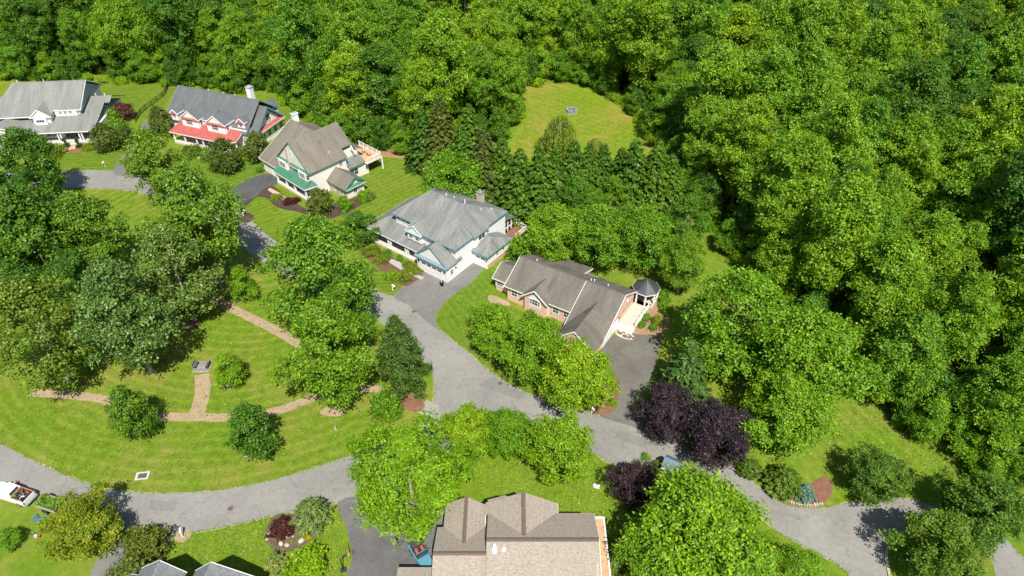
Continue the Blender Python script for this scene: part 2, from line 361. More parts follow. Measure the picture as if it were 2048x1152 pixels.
b = B(); S = 1500
b.add([(-S, -200, 0), (S, -200, 0), (S, 2 * S, 0), (-S, 2 * S, 0)], [(0, 1, 2, 3)])
tag(b.build('ground', g_rough), kind='structure')
sheet('forest_floor', [(-400, 152), (0, 142), (190, 150), (340, 152), (480, 172), (560, 174), (620, 205), (660, 250), (720, 278), (790, 288), (850, 302), (900, 262), (990, 265), (1015, 235), (1015, 162), (1110, 150), (1195, 158), (1270, 205), (1345, 288), (1375, 370), (1455, 470), (1525, 560), (1610, 645), (1735, 745), (1860, 850), (2000, 925), (2150, 940), (2500, 900), (2700, 400), (2300, -180), (1024, -250), (-500, -150)], 0.004, m_floor, 4, 0.3, 3)
sheet('meadow', [(1036, 250), (1045, 176), (1110, 168), (1175, 178), (1245, 222), (1300, 282), (1306, 296), (1250, 330), (1150, 400), (1060, 400), (1000, 340)], 0.008, g_field, 5, 0.2, 4)
sheet('park_lawn', [(-80, 860), (-10, 884), (60, 918), (130, 951), (200, 974), (270, 985), (340, 987), (430, 982), (520, 966), (600, 945), (690, 915), (770, 885), (845, 850), (862, 770), (760, 660), (640, 590), (560, 548), (480, 500), (420, 440), (320, 392), (240, 380), (130, 377), (-100, 385)], 0.008, g_park, 4, 0.05, 5)
sheet('front_yard_lawn', [(120, 340), (110, 305), (230, 292), (262, 290), (240, 338)], 0.008, g_yard, 3)
sheet('front_yard_lawn', [(300, 345), (300, 318), (400, 318), (512, 318), (520, 345), (450, 384), (440, 410), (380, 380)], 0.008, grass('yard_lawn_b', (0.062, 0.13, 0.01), (0.125, 0.205, 0.018), stripe=0.13, period=1.2, angle=R(25), dryness=0.12), 4)
sheet('back_yard_lawn', [(175, 168), (342, 166), (350, 180), (300, 235), (230, 230)], 0.008, g_yard, 3)
sheet('side_yard_lawn', [(540, 190), (640, 260), (740, 300), (850, 325), (840, 370), (760, 440), (700, 400), (560, 240)], 0.008, g_yard2, 4)
sheet('front_yard_lawn', [(487, 400), (520, 392), (560, 420), (600, 430), (660, 425), (740, 440), (745, 480), (730, 520), (640, 500), (590, 505), (500, 440)], 0.008, g_yard2, 4)
sheet('front_yard_lawn', [(720, 505), (800, 560), (785, 592), (740, 560)], 0.008, g_yard, 4)
sheet('front_yard_lawn', [(990, 535), (945, 565), (900, 600), (872, 640), (890, 668), (960, 725), (1060, 788), (1150, 815), (1215, 820), (1215, 700), (1000, 600)], 0.008, grass('yard_lawn_c', (0.07, 0.14, 0.01), (0.14, 0.22, 0.018), stripe=0.1, period=1.2, angle=R(60), dryness=0.15), 4)
sheet('side_lawn', [(1500, 900), (1640, 830), (1740, 780), (1800, 850), (1950, 945), (1900, 1000), (1760, 996), (1640, 1010), (1560, 990), (1500, 945)], 0.008, g_side, 4)
sheet('front_lawn', [(330, 1075), (420, 1063), (560, 1028), (640, 1015), (680, 1012), (690, 1060), (692, 1160), (200, 1165), (260, 1120)], 0.008, g_front, 4)
sheet('front_lawn', [(700, 930), (1000, 910), (1190, 905), (1225, 930), (1260, 1000), (1250, 1170), (860, 1170), (860, 1000)], 0.008, g_front, 4)

# roads
main_road = [(110, 343), (190, 340), (250, 345), (330, 362), (400, 385), (455, 415), (500, 440), (545, 478), (600, 505), (680, 545), (750, 580), (800, 600), (850, 625), (880, 660), (920, 692), (960, 726), (1000, 757), (1060, 788), (1120, 803), (1180, 826), (1240, 842), (1290, 852), (1330, 873), (1390, 896), (1440, 917), (1490, 950), (1560, 1004), (1610, 1016), (1660, 1014), (1720, 1002), (1790, 994), (1850, 1006), (1960, 1040), (2040, 1110), (2080, 1200), (1760, 1200), (1690, 1140), (1640, 1108), (1590, 1084), (1540, 1050), (1470, 985), (1400, 945), (1330, 928), (1280, 928), (1225, 927), (1185, 905), (1130, 880), (1060, 868), (1000, 862), (940, 880), (900, 930), (840, 970), (760, 990), (690, 1003), (640, 1012), (560, 1028), (480, 1047), (400, 1062), (330, 1068), (270, 1062), (200, 1050), (120, 1022), (60, 995), (0, 965), (-120, 900), (-120, 830), (0, 887), (60, 918), (130, 951), (200, 974), (270, 985), (340, 987), (430, 982), (520, 966), (600, 945), (690, 915), (770, 885), (845, 850), (866, 806), (868, 770), (858, 735), (820, 690), (770, 652), (700, 615), (620, 580), (560, 546), (490, 500), (430, 445), (370, 408), (300, 390), (240, 379), (130, 376), (-60, 380), (-60, 345)]
def offset_loop(pix, off, n=5):
    pts = smooth_loop([G(*p) for p in pix], n); k = len(pts)
    area = sum(pts[i].x * pts[(i + 1) % k].y - pts[(i + 1) % k].x * pts[i].y for i in range(k))
    sg = 1 if area > 0 else -1; out = []
    for i in range(k):
        d = (pts[(i + 1) % k] - pts[i - 1]).normalized(); out.append(pts[i] + Vector((d.y, -d.x, 0)) * off * sg)
    return out
def edging(name, pix, off, mat, z, seed):
    """bare gravel shoulder that shows beyond the ragged asphalt edge"""
    rnd = random.Random(seed); p0 = offset_loop(pix, -0.1); p1 = offset_loop(pix, off); k = len(p0); vs = []; fs = []
    for i in range(k):
        q = p0[i].lerp(p1[i], rnd.uniform(0.35, 1.2)); vs += [(p0[i].x, p0[i].y, z), (q.x, q.y, z)]
    fs = [(2 * i, 2 * i + 1, 2 * ((i + 1) % k) + 1, 2 * ((i + 1) % k)) for i in range(k)]
    me = B().add(vs, fs).mesh(name)
    for p in me.polygons:
        if p.normal.z < 0: p.flip()
    me.materials.append(mat); tag(link(name, me), kind='structure')
edging('road_shoulder', main_road, 0.22, mulch('gravel_dust', (0.33, 0.28, 0.19), 0.25), 0.012, 7)
sheet('road', main_road, 0.020, road_m, 5, 0.04, 8)
sheet('driveway', [(785, 592), (815, 570), (842, 541), (893, 562), (940, 519), (970, 533), (940, 567), (905, 592), (882, 615), (871, 640), (880, 662), (850, 640), (815, 610)], 0.026, drive_m, 3, 0.03, 9)
sheet('driveway', [(526, 347), (556, 364), (520, 385), (490, 408), (466, 428), (448, 414), (448, 388)], 0.026, drive_dk, 3, 0.03, 10)
sheet('driveway', [(1205, 690), (1245, 664), (1310, 668), (1318, 700), (1300, 760), (1268, 800), (1275, 830), (1310, 866), (1250, 848), (1200, 832), (1222, 815), (1238, 780), (1230, 745), (1212, 720)], 0.026, drive_old, 4, 0.03, 11)
sheet('driveway', [(288, 244), (302, 248), (290, 285), (272, 325), (255, 350), (225, 345), (252, 300), (268, 270)], 0.026, drive_m, 3, 0.03, 12)
sheet('driveway', [(676, 1004), (740, 990), (800, 1000), (900, 1010), (900, 1180), (700, 1180), (704, 1120), (694, 1060)], 0.026, asphalt('worn_asphalt', (0.125, 0.122, 0.122), 0.35, 0.4), 3, 0.03, 13)
sheet('driveway', [(180, 1170), (200, 1110), (245, 1070), (330, 1066), (300, 1105), (255, 1165)], 0.026, drive_m, 3, 0.03, 14)
sheet('road_patch', [(985, 752), (1052, 790), (1040, 800), (957, 770)], 0.024, asphalt('patch_asphalt', (0.2, 0.196, 0.19), 0.1, 0.2), 1)
for k_, pl_ in enumerate(([(300, 1000), (352, 1003), (350, 1024), (298, 1020)], [(905, 700), (935, 722), (905, 735), (880, 712)], [(1240, 862), (1300, 880), (1290, 896), (1225, 876)], [(1620, 1030), (1665, 1035), (1655, 1075), (1610, 1066)], [(150, 985), (190, 998), (184, 1012), (143, 998)], [(520, 495), (545, 515), (530, 522), (506, 502)])):
    sheet('road_patch', pl_, 0.024, asphalt('patch_asphalt_%d' % k_, ((0.2, 0.195, 0.182), (0.255, 0.247, 0.228))[k_ % 2], 0.1, 0.2), 1, 0.05, k_)
sheet('concrete_apron', [(853, 800), (880, 812), (866, 838), (832, 824)], 0.026, plain('worn_concrete', (0.27, 0.255, 0.235), 0.9, var=0.15), 1)
# park paths
ribbon('path', [(60, 785), (130, 790), (200, 797), (250, 815), (310, 832), (390, 834), (450, 835), (520, 828), (575, 815), (640, 790), (700, 775), (765, 780)], 1.5, 0.013, m_path, seed=2)
ribbon('path', [(405, 748), (404, 790), (392, 830)], 2.2, 0.016, m_path, seed=3)
ribbon('path', [(420, 590), (455, 612), (500, 635), (550, 660), (600, 690)], 1.6, 0.013, m_path, seed=4)
# planting beds
sheet('mulch_bed', [(770, 785), (810, 786), (848, 806), (838, 824), (800, 818), (765, 828), (740, 820)], 0.03, m_red, 4, 0.05, 20)
sheet('mulch_bed', [(545, 1035), (580, 1028), (640, 1040), (635, 1070), (600, 1095), (560, 1106), (540, 1092), (528, 1075)], 0.03, mulch('brown_bed', (0.12, 0.085, 0.065)), 4, 0.05, 21)
sheet('mulch_bed', [(1590, 985), (1640, 955), (1660, 960), (1664, 980), (1645, 1008), (1590, 1008), (1530, 985), (1540, 965)], 0.03, m_red, 4, 0.05, 22)
sheet('mulch_bed', [(468, 440), (500, 405), (540, 372), (562, 385), (590, 405), (640, 432), (660, 415), (700, 385), (745, 385), (750, 398), (720, 412), (690, 428), (640, 440), (600, 425), (555, 415), (530, 395), (495, 400), (488, 420), (508, 432), (495, 446)], 0.03, m_bed, 4, 0.05, 23)
sheet('mulch_bed', [(720, 505), (760, 500), (800, 525), (815, 540), (800, 565), (770, 548), (740, 520)], 0.03, mulch('plum_bed', (0.14, 0.075, 0.06)), 4, 0.05, 24)
sheet('mulch_bed', [(805, 545), (835, 545), (845, 550), (815, 572), (790, 560)], 0.03, mulch('plum_bed_b', (0.13, 0.075, 0.06)), 4, 0.05, 25)
sheet('mulch_bed', [(1262, 660), (1300, 610), (1310, 570), (1330, 590), (1340, 640), (1325, 665), (1290, 670)], 0.03, mulch('light_bed', (0.3, 0.19, 0.115)), 4, 0.05, 26)
sheet('mulch_bed', [(1195, 830), (1228, 820), (1240, 780), (1234, 755), (1215, 760), (1180, 815)], 0.03, m_red, 4, 0.05, 27)
sheet('mulch_bed', [(130, 305), (145, 296), (190, 285), (232, 290), (225, 297), (205, 300), (175, 300), (150, 306)], 0.03, m_red, 4, 0.05, 28)
sheet('mulch_bed', [(300, 1095), (320, 1060), (345, 1072), (335, 1110), (300, 1140), (270, 1140)], 0.03, mulch('grey_bed', (0.16, 0.12, 0.095)), 4, 0.05, 29)
sheet('mulch_bed', [(980, 590), (1010, 600), (1020, 612), (980, 605)], 0.03, m_path, 3, 0.05, 30)
sheet('bare_soil', [(350, 168), (365, 170), (355, 176), (345, 174)], 0.012, m_soil, 4, 0.2, 31)
sheet('bare_soil', [(700, 285), (790, 300), (850, 320), (800, 316), (730, 305)], 0.012, m_soil, 4, 0.3, 32)
sheet('bare_soil', [(1010, 398), (1070, 418), (1060, 430), (1000, 410)], 0.012, m_soil, 4, 0.3, 33)
sheet('mulch_ring', [(640, 822), (665, 812), (690, 820), (680, 832), (650, 832)], 0.03, m_path, 5, 0.05, 34)
for (u_, v_, r_) in ((458, 772, .8), (480, 600, .6), (258, 860, .9), (500, 905, .9), (767, 828, 1.8), (366, 1072, .9), (385, 650, 1.2)):
    c_ = G(u_, v_); sheet('mulch_ring', [(c_.x + r_ * math.cos(a) * 1.1, c_.y + r_ * math.sin(a)) for a in np.linspace(0, 6.0, 9)], 0.034, m_path if r_ < 1 else m_red, 3, 0.06, int(u_), world=True)

# ------------------------------------------------------------------ houses (local metres: x along the front, y to the back)
class House:
    def __init__(s, name, label, org, yaw, cat='house'):
        s.root = thing(name, label, cat, org, R(yaw)); s.n = name
    def part(s, name, b, mat, parent=None, smooth=False, label=None):
        o = b.build(name, mat, parent or s.root, smooth)
        if label: o['label'] = label
        return o
    def walls(s, boxes, mat, name='wall'):
        for bx in boxes: s.part(name, B().box(*bx), mat)
    def gable_fill(s, axis, at, c, half, z0, z1, th, mat):
        """triangular gable wall; axis 'y' = faces +-y at y=at, ridge over x=c"""
        b = B(); t = th
        if axis == 'y': p = [(c - half, at), (c + half, at)]; vs = [(c - half, at, z0), (c + half, at, z0), (c, at, z1), (c - half, at + t, z0), (c + half, at + t, z0), (c, at + t, z1)]
        else: vs = [(at, c - half, z0), (at, c + half, z0), (at, c, z1), (at + t, c - half, z0), (at + t, c + half, z0), (at + t, c, z1)]
        b.add(vs, [(0, 1, 2), (3, 5, 4), (0, 3, 4, 1), (1, 4, 5, 2), (2, 5, 3, 0)])
        return s.part('gable_wall', b, mat)
    def roof(s, slabs, mat, trim=None, name='roof', t=0.14, tw=0.22):
        """one roof surface part per slope group, with fascia boards along chosen edges"""
        b = B()
        for k, sl_ in enumerate(slabs): b.slab(sl_, t)
        o = s.part(name, b, mat)
        if trim:
            mt, edges = trim
            for (p, q) in edges:
                p, q = Vector(p), Vector(q); dz = Vector((0, 0, 0.115))
                fb = B().bar(p - dz, q - dz, 0.07, tw); s.part('fascia', fb, mt, o)
        return o
    def window(s, p, face, wd, ht, frame=None, cols=2, rows=2, pane=None):
        """face: 'f' front(-y) 'b' 'l' 'r'; p = centre on the wall plane"""
        frame = frame or white; pane = pane or glass
        n = {'f': (0, -1), 'b': (0, 1), 'l': (-1, 0), 'r': (1, 0)}[face]; t = (-n[1], n[0])
        M = lambda a, z, d: (p[0] + t[0] * a + n[0] * d, p[1] + t[1] * a + n[1] * d, p[2] + z)
        def bx(b, a0, z0, a1, z1, d0, d1):
            vs = [M(a, z, d) for d in (d0, d1) for z in (z0, z1) for a in (a0, a1)]
            b.add(vs, [(0, 2, 3, 1), (4, 5, 7, 6), (0, 1, 5, 4), (2, 6, 7, 3), (0, 4, 6, 2), (1, 3, 7, 5)])
        f = B(); e = 0.11; a, h = wd / 2, ht / 2
        bx(f, -a - e, -h - e, -a, h + e, -0.02, 0.07); bx(f, a, -h - e, a + e, h + e, -0.02, 0.07)
        bx(f, -a, h, a, h + e, -0.02, 0.07); bx(f, -a, -h - e, a, -h, -0.02, 0.09)
        for i in range(1, cols): x = -a + wd * i / cols; bx(f, x - 0.025, -h, x + 0.025, h, 0.0, 0.045)
        for i in range(1, rows): z = -h + ht * i / rows; bx(f, -a, z - 0.025, a, z + 0.025, 0.0, 0.04)
        fo = s.part('window', f, frame)
        g = B(); bx(g, -a, -h, a, h, -0.01, 0.022); s.part('pane', g, pane, fo)
        return fo
    def column(s, x, y, z0, z1, wd=0.26, mat=None):
        b = B().box(x - wd / 2, y - wd / 2, z0 + .15, x + wd / 2, y + wd / 2, z1 - .12)
        b.box(x - wd * .72, y - wd * .72, z0, x + wd * .72, y + wd * .72, z0 + .15).box(x - wd * .68, y - wd * .68, z1 - .12, x + wd * .68, y + wd * .68, z1)
        s.part('column', b, mat or white)
    def garage_door(s, x0, x1, y, z1, face='f', panes=True, base=0.02):
        n = -1 if face == 'f' else 1
        b = B(); d = 0.05
        def bx(b, a0, z0, a1, z1, e):
            if face == 'f': b.box(a0, y - e, z0, a1, y - 0.005, z1)
            else: b.box(y + 0.005, a0, z0, y + e, a1, z1)
        k = 4; hh = (z1 - base) / k
        for i in range(k): bx(b, x0, base + i * hh + 0.015, x1, base + (i + 1) * hh - 0.015, d)
        bx(b, x0 - .12, base, x0, z1 + .12, .08); bx(b, x1, base, x1 + .12, z1 + .12, .08); bx(b, x0, z1, x1, z1 + .12, .08)
        o = s.part('garage_door', b, white)
        if panes:
            m = max(2, int(round((x1 - x0) / 1.15))); wd = (x1 - x0) / m
            for i in range(m):
                g = B(); bx(g, x0 + i * wd + .14, z1 - hh + .12, x0 + (i + 1) * wd - .14, z1 - .1, .062); s.part('pane', g, glass, o)
        return o
    def vent(s, x, y, z, h=0.5, r=0.09, mat=None, cap=False):
        b = B().tube([(x, y, z - .3), (x, y, z + h)], [r, r], 10)
        if cap: b.tube([(x, y, z + h), (x, y, z + h + .18)], [r * 1.7, r * 1.5], 10)
        s.part('vent_pipe', b, mat or white)
    def ridge_cap(s, p, q, mat, wd=0.34, parent=None):
        p, q = Vector(p), Vector(q); d = (q - p); L = d.length; d.normalize(); k = max(2, int(L / 0.22)); b = B()
        sd = d.cross(Vector((0, 0, 1))).normalized() * wd / 2
        for i in range(k):
            a = p + d * L * i / k; c = p + d * (L * (i + 0.94) / k); up = Vector((0, 0, 0.05 + .012)); lo = Vector((0, 0, -.035)); e = Vector((0, 0, .02))
            b.add([a - sd + lo, a + up - e, a + sd + lo, c - sd + lo + e, c + up, c + sd + lo + e], [(0, 1, 4, 3), (1, 2, 5, 4)])
        o = s.part('ridge_cap', b, mat, parent); return o
    def seams(s, quad, n, mat, parent, ht=0.045):
        """standing seams from eave edge quad[0]-quad[1] to top edge quad[3]-quad[2]; each its own piece"""
        a, b_, c, d = [Vector(q) for q in quad]; nn = (b_ - a).cross(d - a).normalized()
        if nn.z < 0: nn = -nn
        for i in range(n + 1):
            t = i / n; p = a.lerp(b_, t) + nn * ht * .5; q = d.lerp(c, t) + nn * ht * .5
            if (p - q).length < 0.1: continue
            s.part('seam', B().bar(p, q, 0.05, ht, nn), mat, parent)
    def railing(s, pts, z, h=0.95, step=1.5, bal=0.16):
        for i in range(len(pts) - 1):
            p, q = Vector((*pts[i], z)), Vector((*pts[i + 1], z)); L = (q - p).length; up = Vector((0, 0, 1))
            b = B().bar(p + up * h, q + up * h, 0.1, 0.07).bar(p + up * .12, q + up * .12, 0.06, 0.06)
            k = int(L / bal)
            for j in range(1, k): m = p.lerp(q, j / k); b.bar(m + up * .15, m + up * (h - .02), 0.035)
            o = s.part('railing', b, white)
            n = max(1, round(L / step))
            for j in range(n + 1):
                m = p.lerp(q, j / n); s.part('rail_post', B().bar(m, m + up * (h + .15), .13), white, o)
def gable_x(x0, x1, y0, yr, y1, z0, zr, z1=None):   # ridge along x
    z1 = z0 if z1 is None else z1
    return [[(x0, y0, z0), (x1, y0, z0), (x1, yr, zr), (x0, yr, zr)], [(x0, yr, zr), (x1, yr, zr), (x1, y1, z1), (x0, y1, z1)]]
def gable_y(x0, xr, x1, y0, y1, z0, zr, yb=None):    # ridge along y, optional shorter ridge end yb for a valley run-in
    yb = y1 if yb is None else yb
    return [[(x0, y0, z0), (xr, y0, zr), (xr, yb, zr), (x0, y1, z0)], [(x1, y0, z0), (x1, y1, z0), (xr, yb, zr), (xr, y0, zr)]]

# ---- house with blue-grey hip roof, double garage with gable
h = House('hip_roof_house', 'large white house with blue-grey hip roof and garage gable over double door', (-11.28, 93.02, 0), -36.5)
h.walls([(-15.6, 3.8, 0, -11.0, 16.8, 6.2), (-11.0, 2.7, 0, -0.2, 17.1, 5.75), (-7.2, 0.0, 0, -0.19, 2.69, 3.3), (-0.2, 7.5, 3.0, 0.25, 11.0, 5.75)], sd_white)
h.walls([(-20.4, 3.6, 0, -15.61, 12.5, 3.0)], sd_white)
h.walls([(-0.19, 7.3, 0.0, 3.1, 14.0, 3.0)], sd_white, 'annex_wall')
h.part('foundation', B().box(3.1, 7.35, 0, 3.16, 13.95, 0.95), br_tan)
E6 = 6.0
s1 = (10.0 - E6) / 7.5
hipf = [(-16.1, 3.4, E6 + 1.2 * s1), (-11.2, 3.4, E6 + 1.2 * s1), (-11.2, 2.2, E6), (0.15, 2.2, E6), (-4.4, 9.7, 10.0), (-11.8, 9.7, 10.0)]
main = h.roof([hipf, [(0.15, 2.2, E6), (0.15, 17.4, E6), (-4.4, 9.7, 10.0)], [(-16.1, 3.4, E6 + 1.2 * s1), (-11.8, 9.7, 10.0), (-16.1, 17.4, E6)], [(-16.1, 17.4, E6), (-11.8, 9.7, 10), (-4.4, 9.7, 10), (0.15, 17.4, E6)]], sh_blue,
       (tr_blue, [((0.15, 2.2, E6), (0.15, 17.4, E6)), ((-11.2, 2.2, E6), (0.15, 2.2, E6)), ((-16.1, 3.4, E6 + 1.2 * s1), (-11.2, 3.4, E6 + 1.2 * s1)), ((-16.1, 17.4, E6), (0.15, 17.4, E6)), ((-16.1, 3.4, E6 + 1.2 * s1), (-16.1, 17.4, E6))]), tw=0.3)
for p, q in (((-11.8, 9.7, 10.0), (-4.4, 9.7, 10.0)), ((-4.4, 9.7, 10), (0.15, 2.2, 6)), ((-4.4, 9.7, 10), (0.15, 17.4, 6)), ((-11.8, 9.7, 10), (-16.1, 3.4, E6 + 1.2 * s1)), ((-11.8, 9.7, 10), (-16.1, 17.4, 6))):
    h.ridge_cap(p, q, plain('ridge_cap_blue_grey', (0.2, 0.215, 0.215), 0.9, var=0.2), parent=main)
h.roof([[(0.55, 7.1, 5.95), (0.55, 11.4, 5.95), (-2.6, 11.4, 8.45), (-2.6, 7.1, 8.45)]], sh_blue, (tr_blue, [((0.55, 7.1, 5.95), (0.55, 11.4, 5.95)), ((0.55, 7.1, 5.95), (0.15, 7.1, 6.25))]), 'bay_roof')
# garage gable
gz = 3.3
h.gable_fill('y', 0.02, -3.72, 3.5, gz, 6.2, 0.15, sd_white)
h.roof(gable_y(-7.5, -3.72, 0.1, -0.15, 4.0, gz, 6.5, 4.6), sh_blue, (tr_blue, [((-7.5, -0.15, gz), (-3.72, -0.15, 6.5)), ((-3.72, -0.15, 6.5), (0.1, -0.15, gz)), ((0.1, -0.15, gz), (0.1, 2.6, gz))]), 'garage_roof')
h.roof([[(-7.45, -0.38, gz - 0.08), (0.05, -0.38, gz - 0.08), (0.05, 0.02, gz + 0.28), (-7.45, 0.02, gz + 0.28)]], plain('pent_blue_grey', (.2, .27, .3), .6), (tr_blue, [((-7.45, -0.38, gz - 0.08), (0.05, -0.38, gz - 0.08))]), 'pent_roof')
h.garage_door(-6.2, -1.2, -0.0, 2.25)
for x in (-6.75, -0.7): h.part('wall_lamp', B().box(x - .08, -.2, 1.9, x + .08, 0, 2.25), dark_metal)
h.window((-0.19, 1.3, 1.7), 'r', 0.7, 1.1)
h.part('wall_lamp', B().box(-.18, 2.3, 1.9, 0.0, 2.45, 2.2), dark_metal)
# porch
pf = [(-21.2, 0.8, 3.0), (-7.55, 0.8, 3.0), (-7.55, 4.0, 4.55), (-11, 4.0, 4.55), (-15.6, 5.2, 5.13), (-17.0, 5.2, 5.13)]
h.roof([[(-21.2, 0.8, 3.0), (-7.3, 0.8, 3.0), (-7.3, 3.9, 4.7), (-15.7, 5.0, 5.3), (-17.0, 5.0, 5.3)], [(-21.2, 0.8, 3.0), (-17.0, 5.0, 5.3), (-15.6, 5.0, 5.3), (-15.6, 13.0, 5.3), (-17.2, 13.0, 5.3), (-21.2, 13.2, 3.0)], ], sh_blue, (white, [((-21.2, 0.8, 3.0), (-7.5, 0.8, 3.0)), ((-21.2, 0.8, 3.0), (-21.2, 13.2, 3.0))]), 'porch_roof')
h.part('porch_floor', B().box(-20.4, 0.9, 0, -7.25, 3.59, 0.4), concrete)
for x in (-19.9, -15.5, -14.9, -11.1, -10.5): h.column(x, 1.15, 0.4, 2.95)
h.window((-13.0, 3.8, 1.6), 'f', 2.6, 1.5, cols=3); h.window((-9.4, 2.7, 1.5), 'f', 1.1, 2.0)
h.part('front_door', B().box(-8.4, 2.6, .42, -7.5, 2.69, 2.5), tr_grey)
h.window((-18.0, 3.6, 1.6), 'f', 1.6, 1.4)
for x in (-14.9, -13.6, -12.3): h.window((x, 3.8, 5.75), 'f', 0.85, 0.5, cols=2, rows=1)
# dormer bay
h.walls([(-11.0, 1.95, 4.0, -7.7, 2.69, 6.0)], sd_white, 'bay_wall')
h.gable_fill('y', 1.97, -9.35, 1.75, 6.0, 7.3, 0.12, sd_white)
h.roof(gable_y(-11.4, -9.35, -7.3, 1.8, 3.0, 5.95, 7.55, 5.4), sh_blue, (white, [((-11.4, 1.8, 5.95), (-9.35, 1.8, 7.55)), ((-9.35, 1.8, 7.55), (-7.3, 1.8, 5.95))]), 'dormer_roof')
h.roof([[(-11.3, 1.65, 5.75), (-7.4, 1.65, 5.75), (-7.4, 1.97, 6.05), (-11.3, 1.97, 6.05)]], tr_grey, None, 'pent_roof')
h.window((-10.1, 1.95, 5.0), 'f', 0.8, 1.2); h.window((-8.6, 1.95, 5.0), 'f', 0.8, 1.2)
# annex garage
h.roof([[(-0.4, 6.9, 3.05), (3.5, 6.9, 3.05), (1.6, 10.6, 4.7), (0.1, 10.6, 4.7), (-.2, 8, 3.6)], [(3.5, 6.9, 3.05), (3.5, 14.4, 3.05), (1.6, 10.6, 4.7)], [(3.5, 14.4, 3.05), (0.1, 14.4, 3.05), (0.1, 10.6, 4.7), (1.6, 10.6, 4.7)]], sh_blue,
       (tr_blue, [((-0.4, 6.9, 3.05), (3.5, 6.9, 3.05)), ((3.5, 6.9, 3.05), (3.5, 14.4, 3.05)), ((3.5, 14.4, 3.05), (0.1, 14.4, 3.05))]), 'annex_roof', tw=0.26)
h.garage_door(0.35, 2.75, 7.3, 2.2); h.part('wall_lamp', B().box(2.88, 7.12, 1.7, 3.02, 7.3, 2.0), dark_metal)
h.window((3.1, 10.2, 2.0), 'r', 0.6, 1.1)
h.window((0.25, 9.4, 4.9), 'r', 1.8, 1.0, cols=2, rows=1)
# screened porch and deck at the back
h.part('screen_wall', B().box(-4.2, 17.12, 0.8, -0.5, 20.4, 2.9), glass_pale)
for x, y in ((-4.2, 20.4), (-0.5, 20.4), (-0.5, 19.3), (-0.5, 18.2), (-0.5, 17.2)): h.part('screen_post', B().box(x - .09, y - .09, .8, x + .12, y + .1, 3.0), white)
h.part('screen_rail', B().box(-0.52, 17.2, 1.65, -0.42, 20.4, 1.75), white)
h.roof([[(-4.6, 17.1, 4.2), (-0.1, 17.1, 4.2), (-0.1, 20.9, 3.05), (-4.6, 20.9, 3.05)]], sh_slate, (tr_blue, [((-0.1, 17.1, 4.2), (-0.1, 20.9, 3.05))]), 'screen_porch_roof')
dk = h.part('deck', B().box(-0.3, 17.1, 0.55, 2.3, 20.8, 0.8), brown_wood)
for i in range(14): h.part('deck_board', B().box(-0.28, 17.14 + i * .26, 0.8, 2.28, 17.14 + i * .26 + .235, 0.83), plain('red_brown_boards', (0.24, 0.1, 0.06), 0.75, var=.2), dk)
h.railing([(2.2, 17.2), (2.2, 20.7), (-.2, 20.7)], 0.83)
h.part('chimney', B().box(-6.2, 16.0, 6.0, -5.0, 17.0, 8.5), st_veneer); h.part('chimney_cap', B().box(-6.3, 15.9, 8.5, -4.9, 17.1, 8.62).tube([(-5.6, 16.5, 8.62), (-5.6, 16.5, 9.1)], [.16, .16], 10), steel)
for (x, y, z, hh) in ((-8.8, 10.6, 9.5, .45), (-7.4, 11.2, 9.2, .3), (-4.2, 10.4, 9.6, .9), (-2.2, 12.5, 7.9, .35), (-1.4, 14.5, 7.2, .4)): h.vent(x, y, z, hh)

# ---- brick house with gazebo
h = House('brick_house', 'pink brick house with dark shingle roof, side deck and gazebo', (13.75, 77.96, 0), -32)
h.walls([(-18.0, 1.4, 0, -5.5, 10.9, 3.1), (-5.49, -0.8, 0, 1.0, 10.9, 2.35)], br_pink)
rs = (6.2 - 3.2) / 5.2
h.roof(gable_x(-18.4, -5.6, 1.0, 6.2, 11.4, 3.2, 6.2), sh_char, (white, [((-18.4, 1.0, 3.2), (-5.6, 1.0, 3.2)), ((-18.4, 1, 3.2), (-18.4, 6.2, 6.2)), ((-18.4, 11.4, 3.2), (-5.6, 11.4, 3.2))]))
rr = h.roof(gable_x(-5.7, 1.35, -1.1, 6.2, 11.4, 6.35 - 7.3 * rs, 6.35, 6.35 - 5.2 * rs), sh_char, (white, [((1.35, -1.1, 6.35 - 7.3 * rs), (1.35, 6.2, 6.35)), ((1.35, 6.2, 6.35), (1.35, 11.4, 6.35 - 5.2 * rs)), ((-5.7, -1.1, 6.35 - 7.3 * rs), (-5.7, 6.2, 6.35))]), 'garage_wing_roof')
h.ridge_cap((-18.4, 6.2, 6.2), (-5.7, 6.2, 6.2), plain('ridge_cap_charcoal', (0.12, 0.112, 0.105), 0.9)); h.ridge_cap((-5.7, 6.2, 6.35), (1.35, 6.2, 6.35), MATS['ridge_cap_charcoal'])
b = B().add([(0.98, -0.8, 2.0), (0.98, 6.2, 6.1), (0.98, 10.9, 3.35), (1.0, -0.8, 2.0), (1.0, 6.2, 6.1), (1.0, 10.9, 3.35), (.98, 10.9, 2), (1, 10.9, 2)], [(0, 1, 2, 6), (3, 7, 5, 4), (0, 3, 4, 1), (1, 4, 5, 2), (2, 5, 7, 6), (0, 6, 7, 3)])
h.part('gable_wall', b, br_pink)
h.gable_fill('x', -18.0, 6.15, 4.7, 3.1, 5.9, 0.1, br_pink)
h.garage_door(-0.4, 1.9, 1.0, 2.1, 'r', False); h.garage_door(2.5, 4.7, 1.0, 2.1, 'r', False)
h.part('wall_lamp', B().box(1.0, 5.0, 1.9, 1.15, 5.15, 2.2), dark_metal); h.part('bell', B().lathe((1.1, 7.9, 3.6), [(.02, 0), (.2, .02), (.2, .28), (.02, .3)], 10), white)
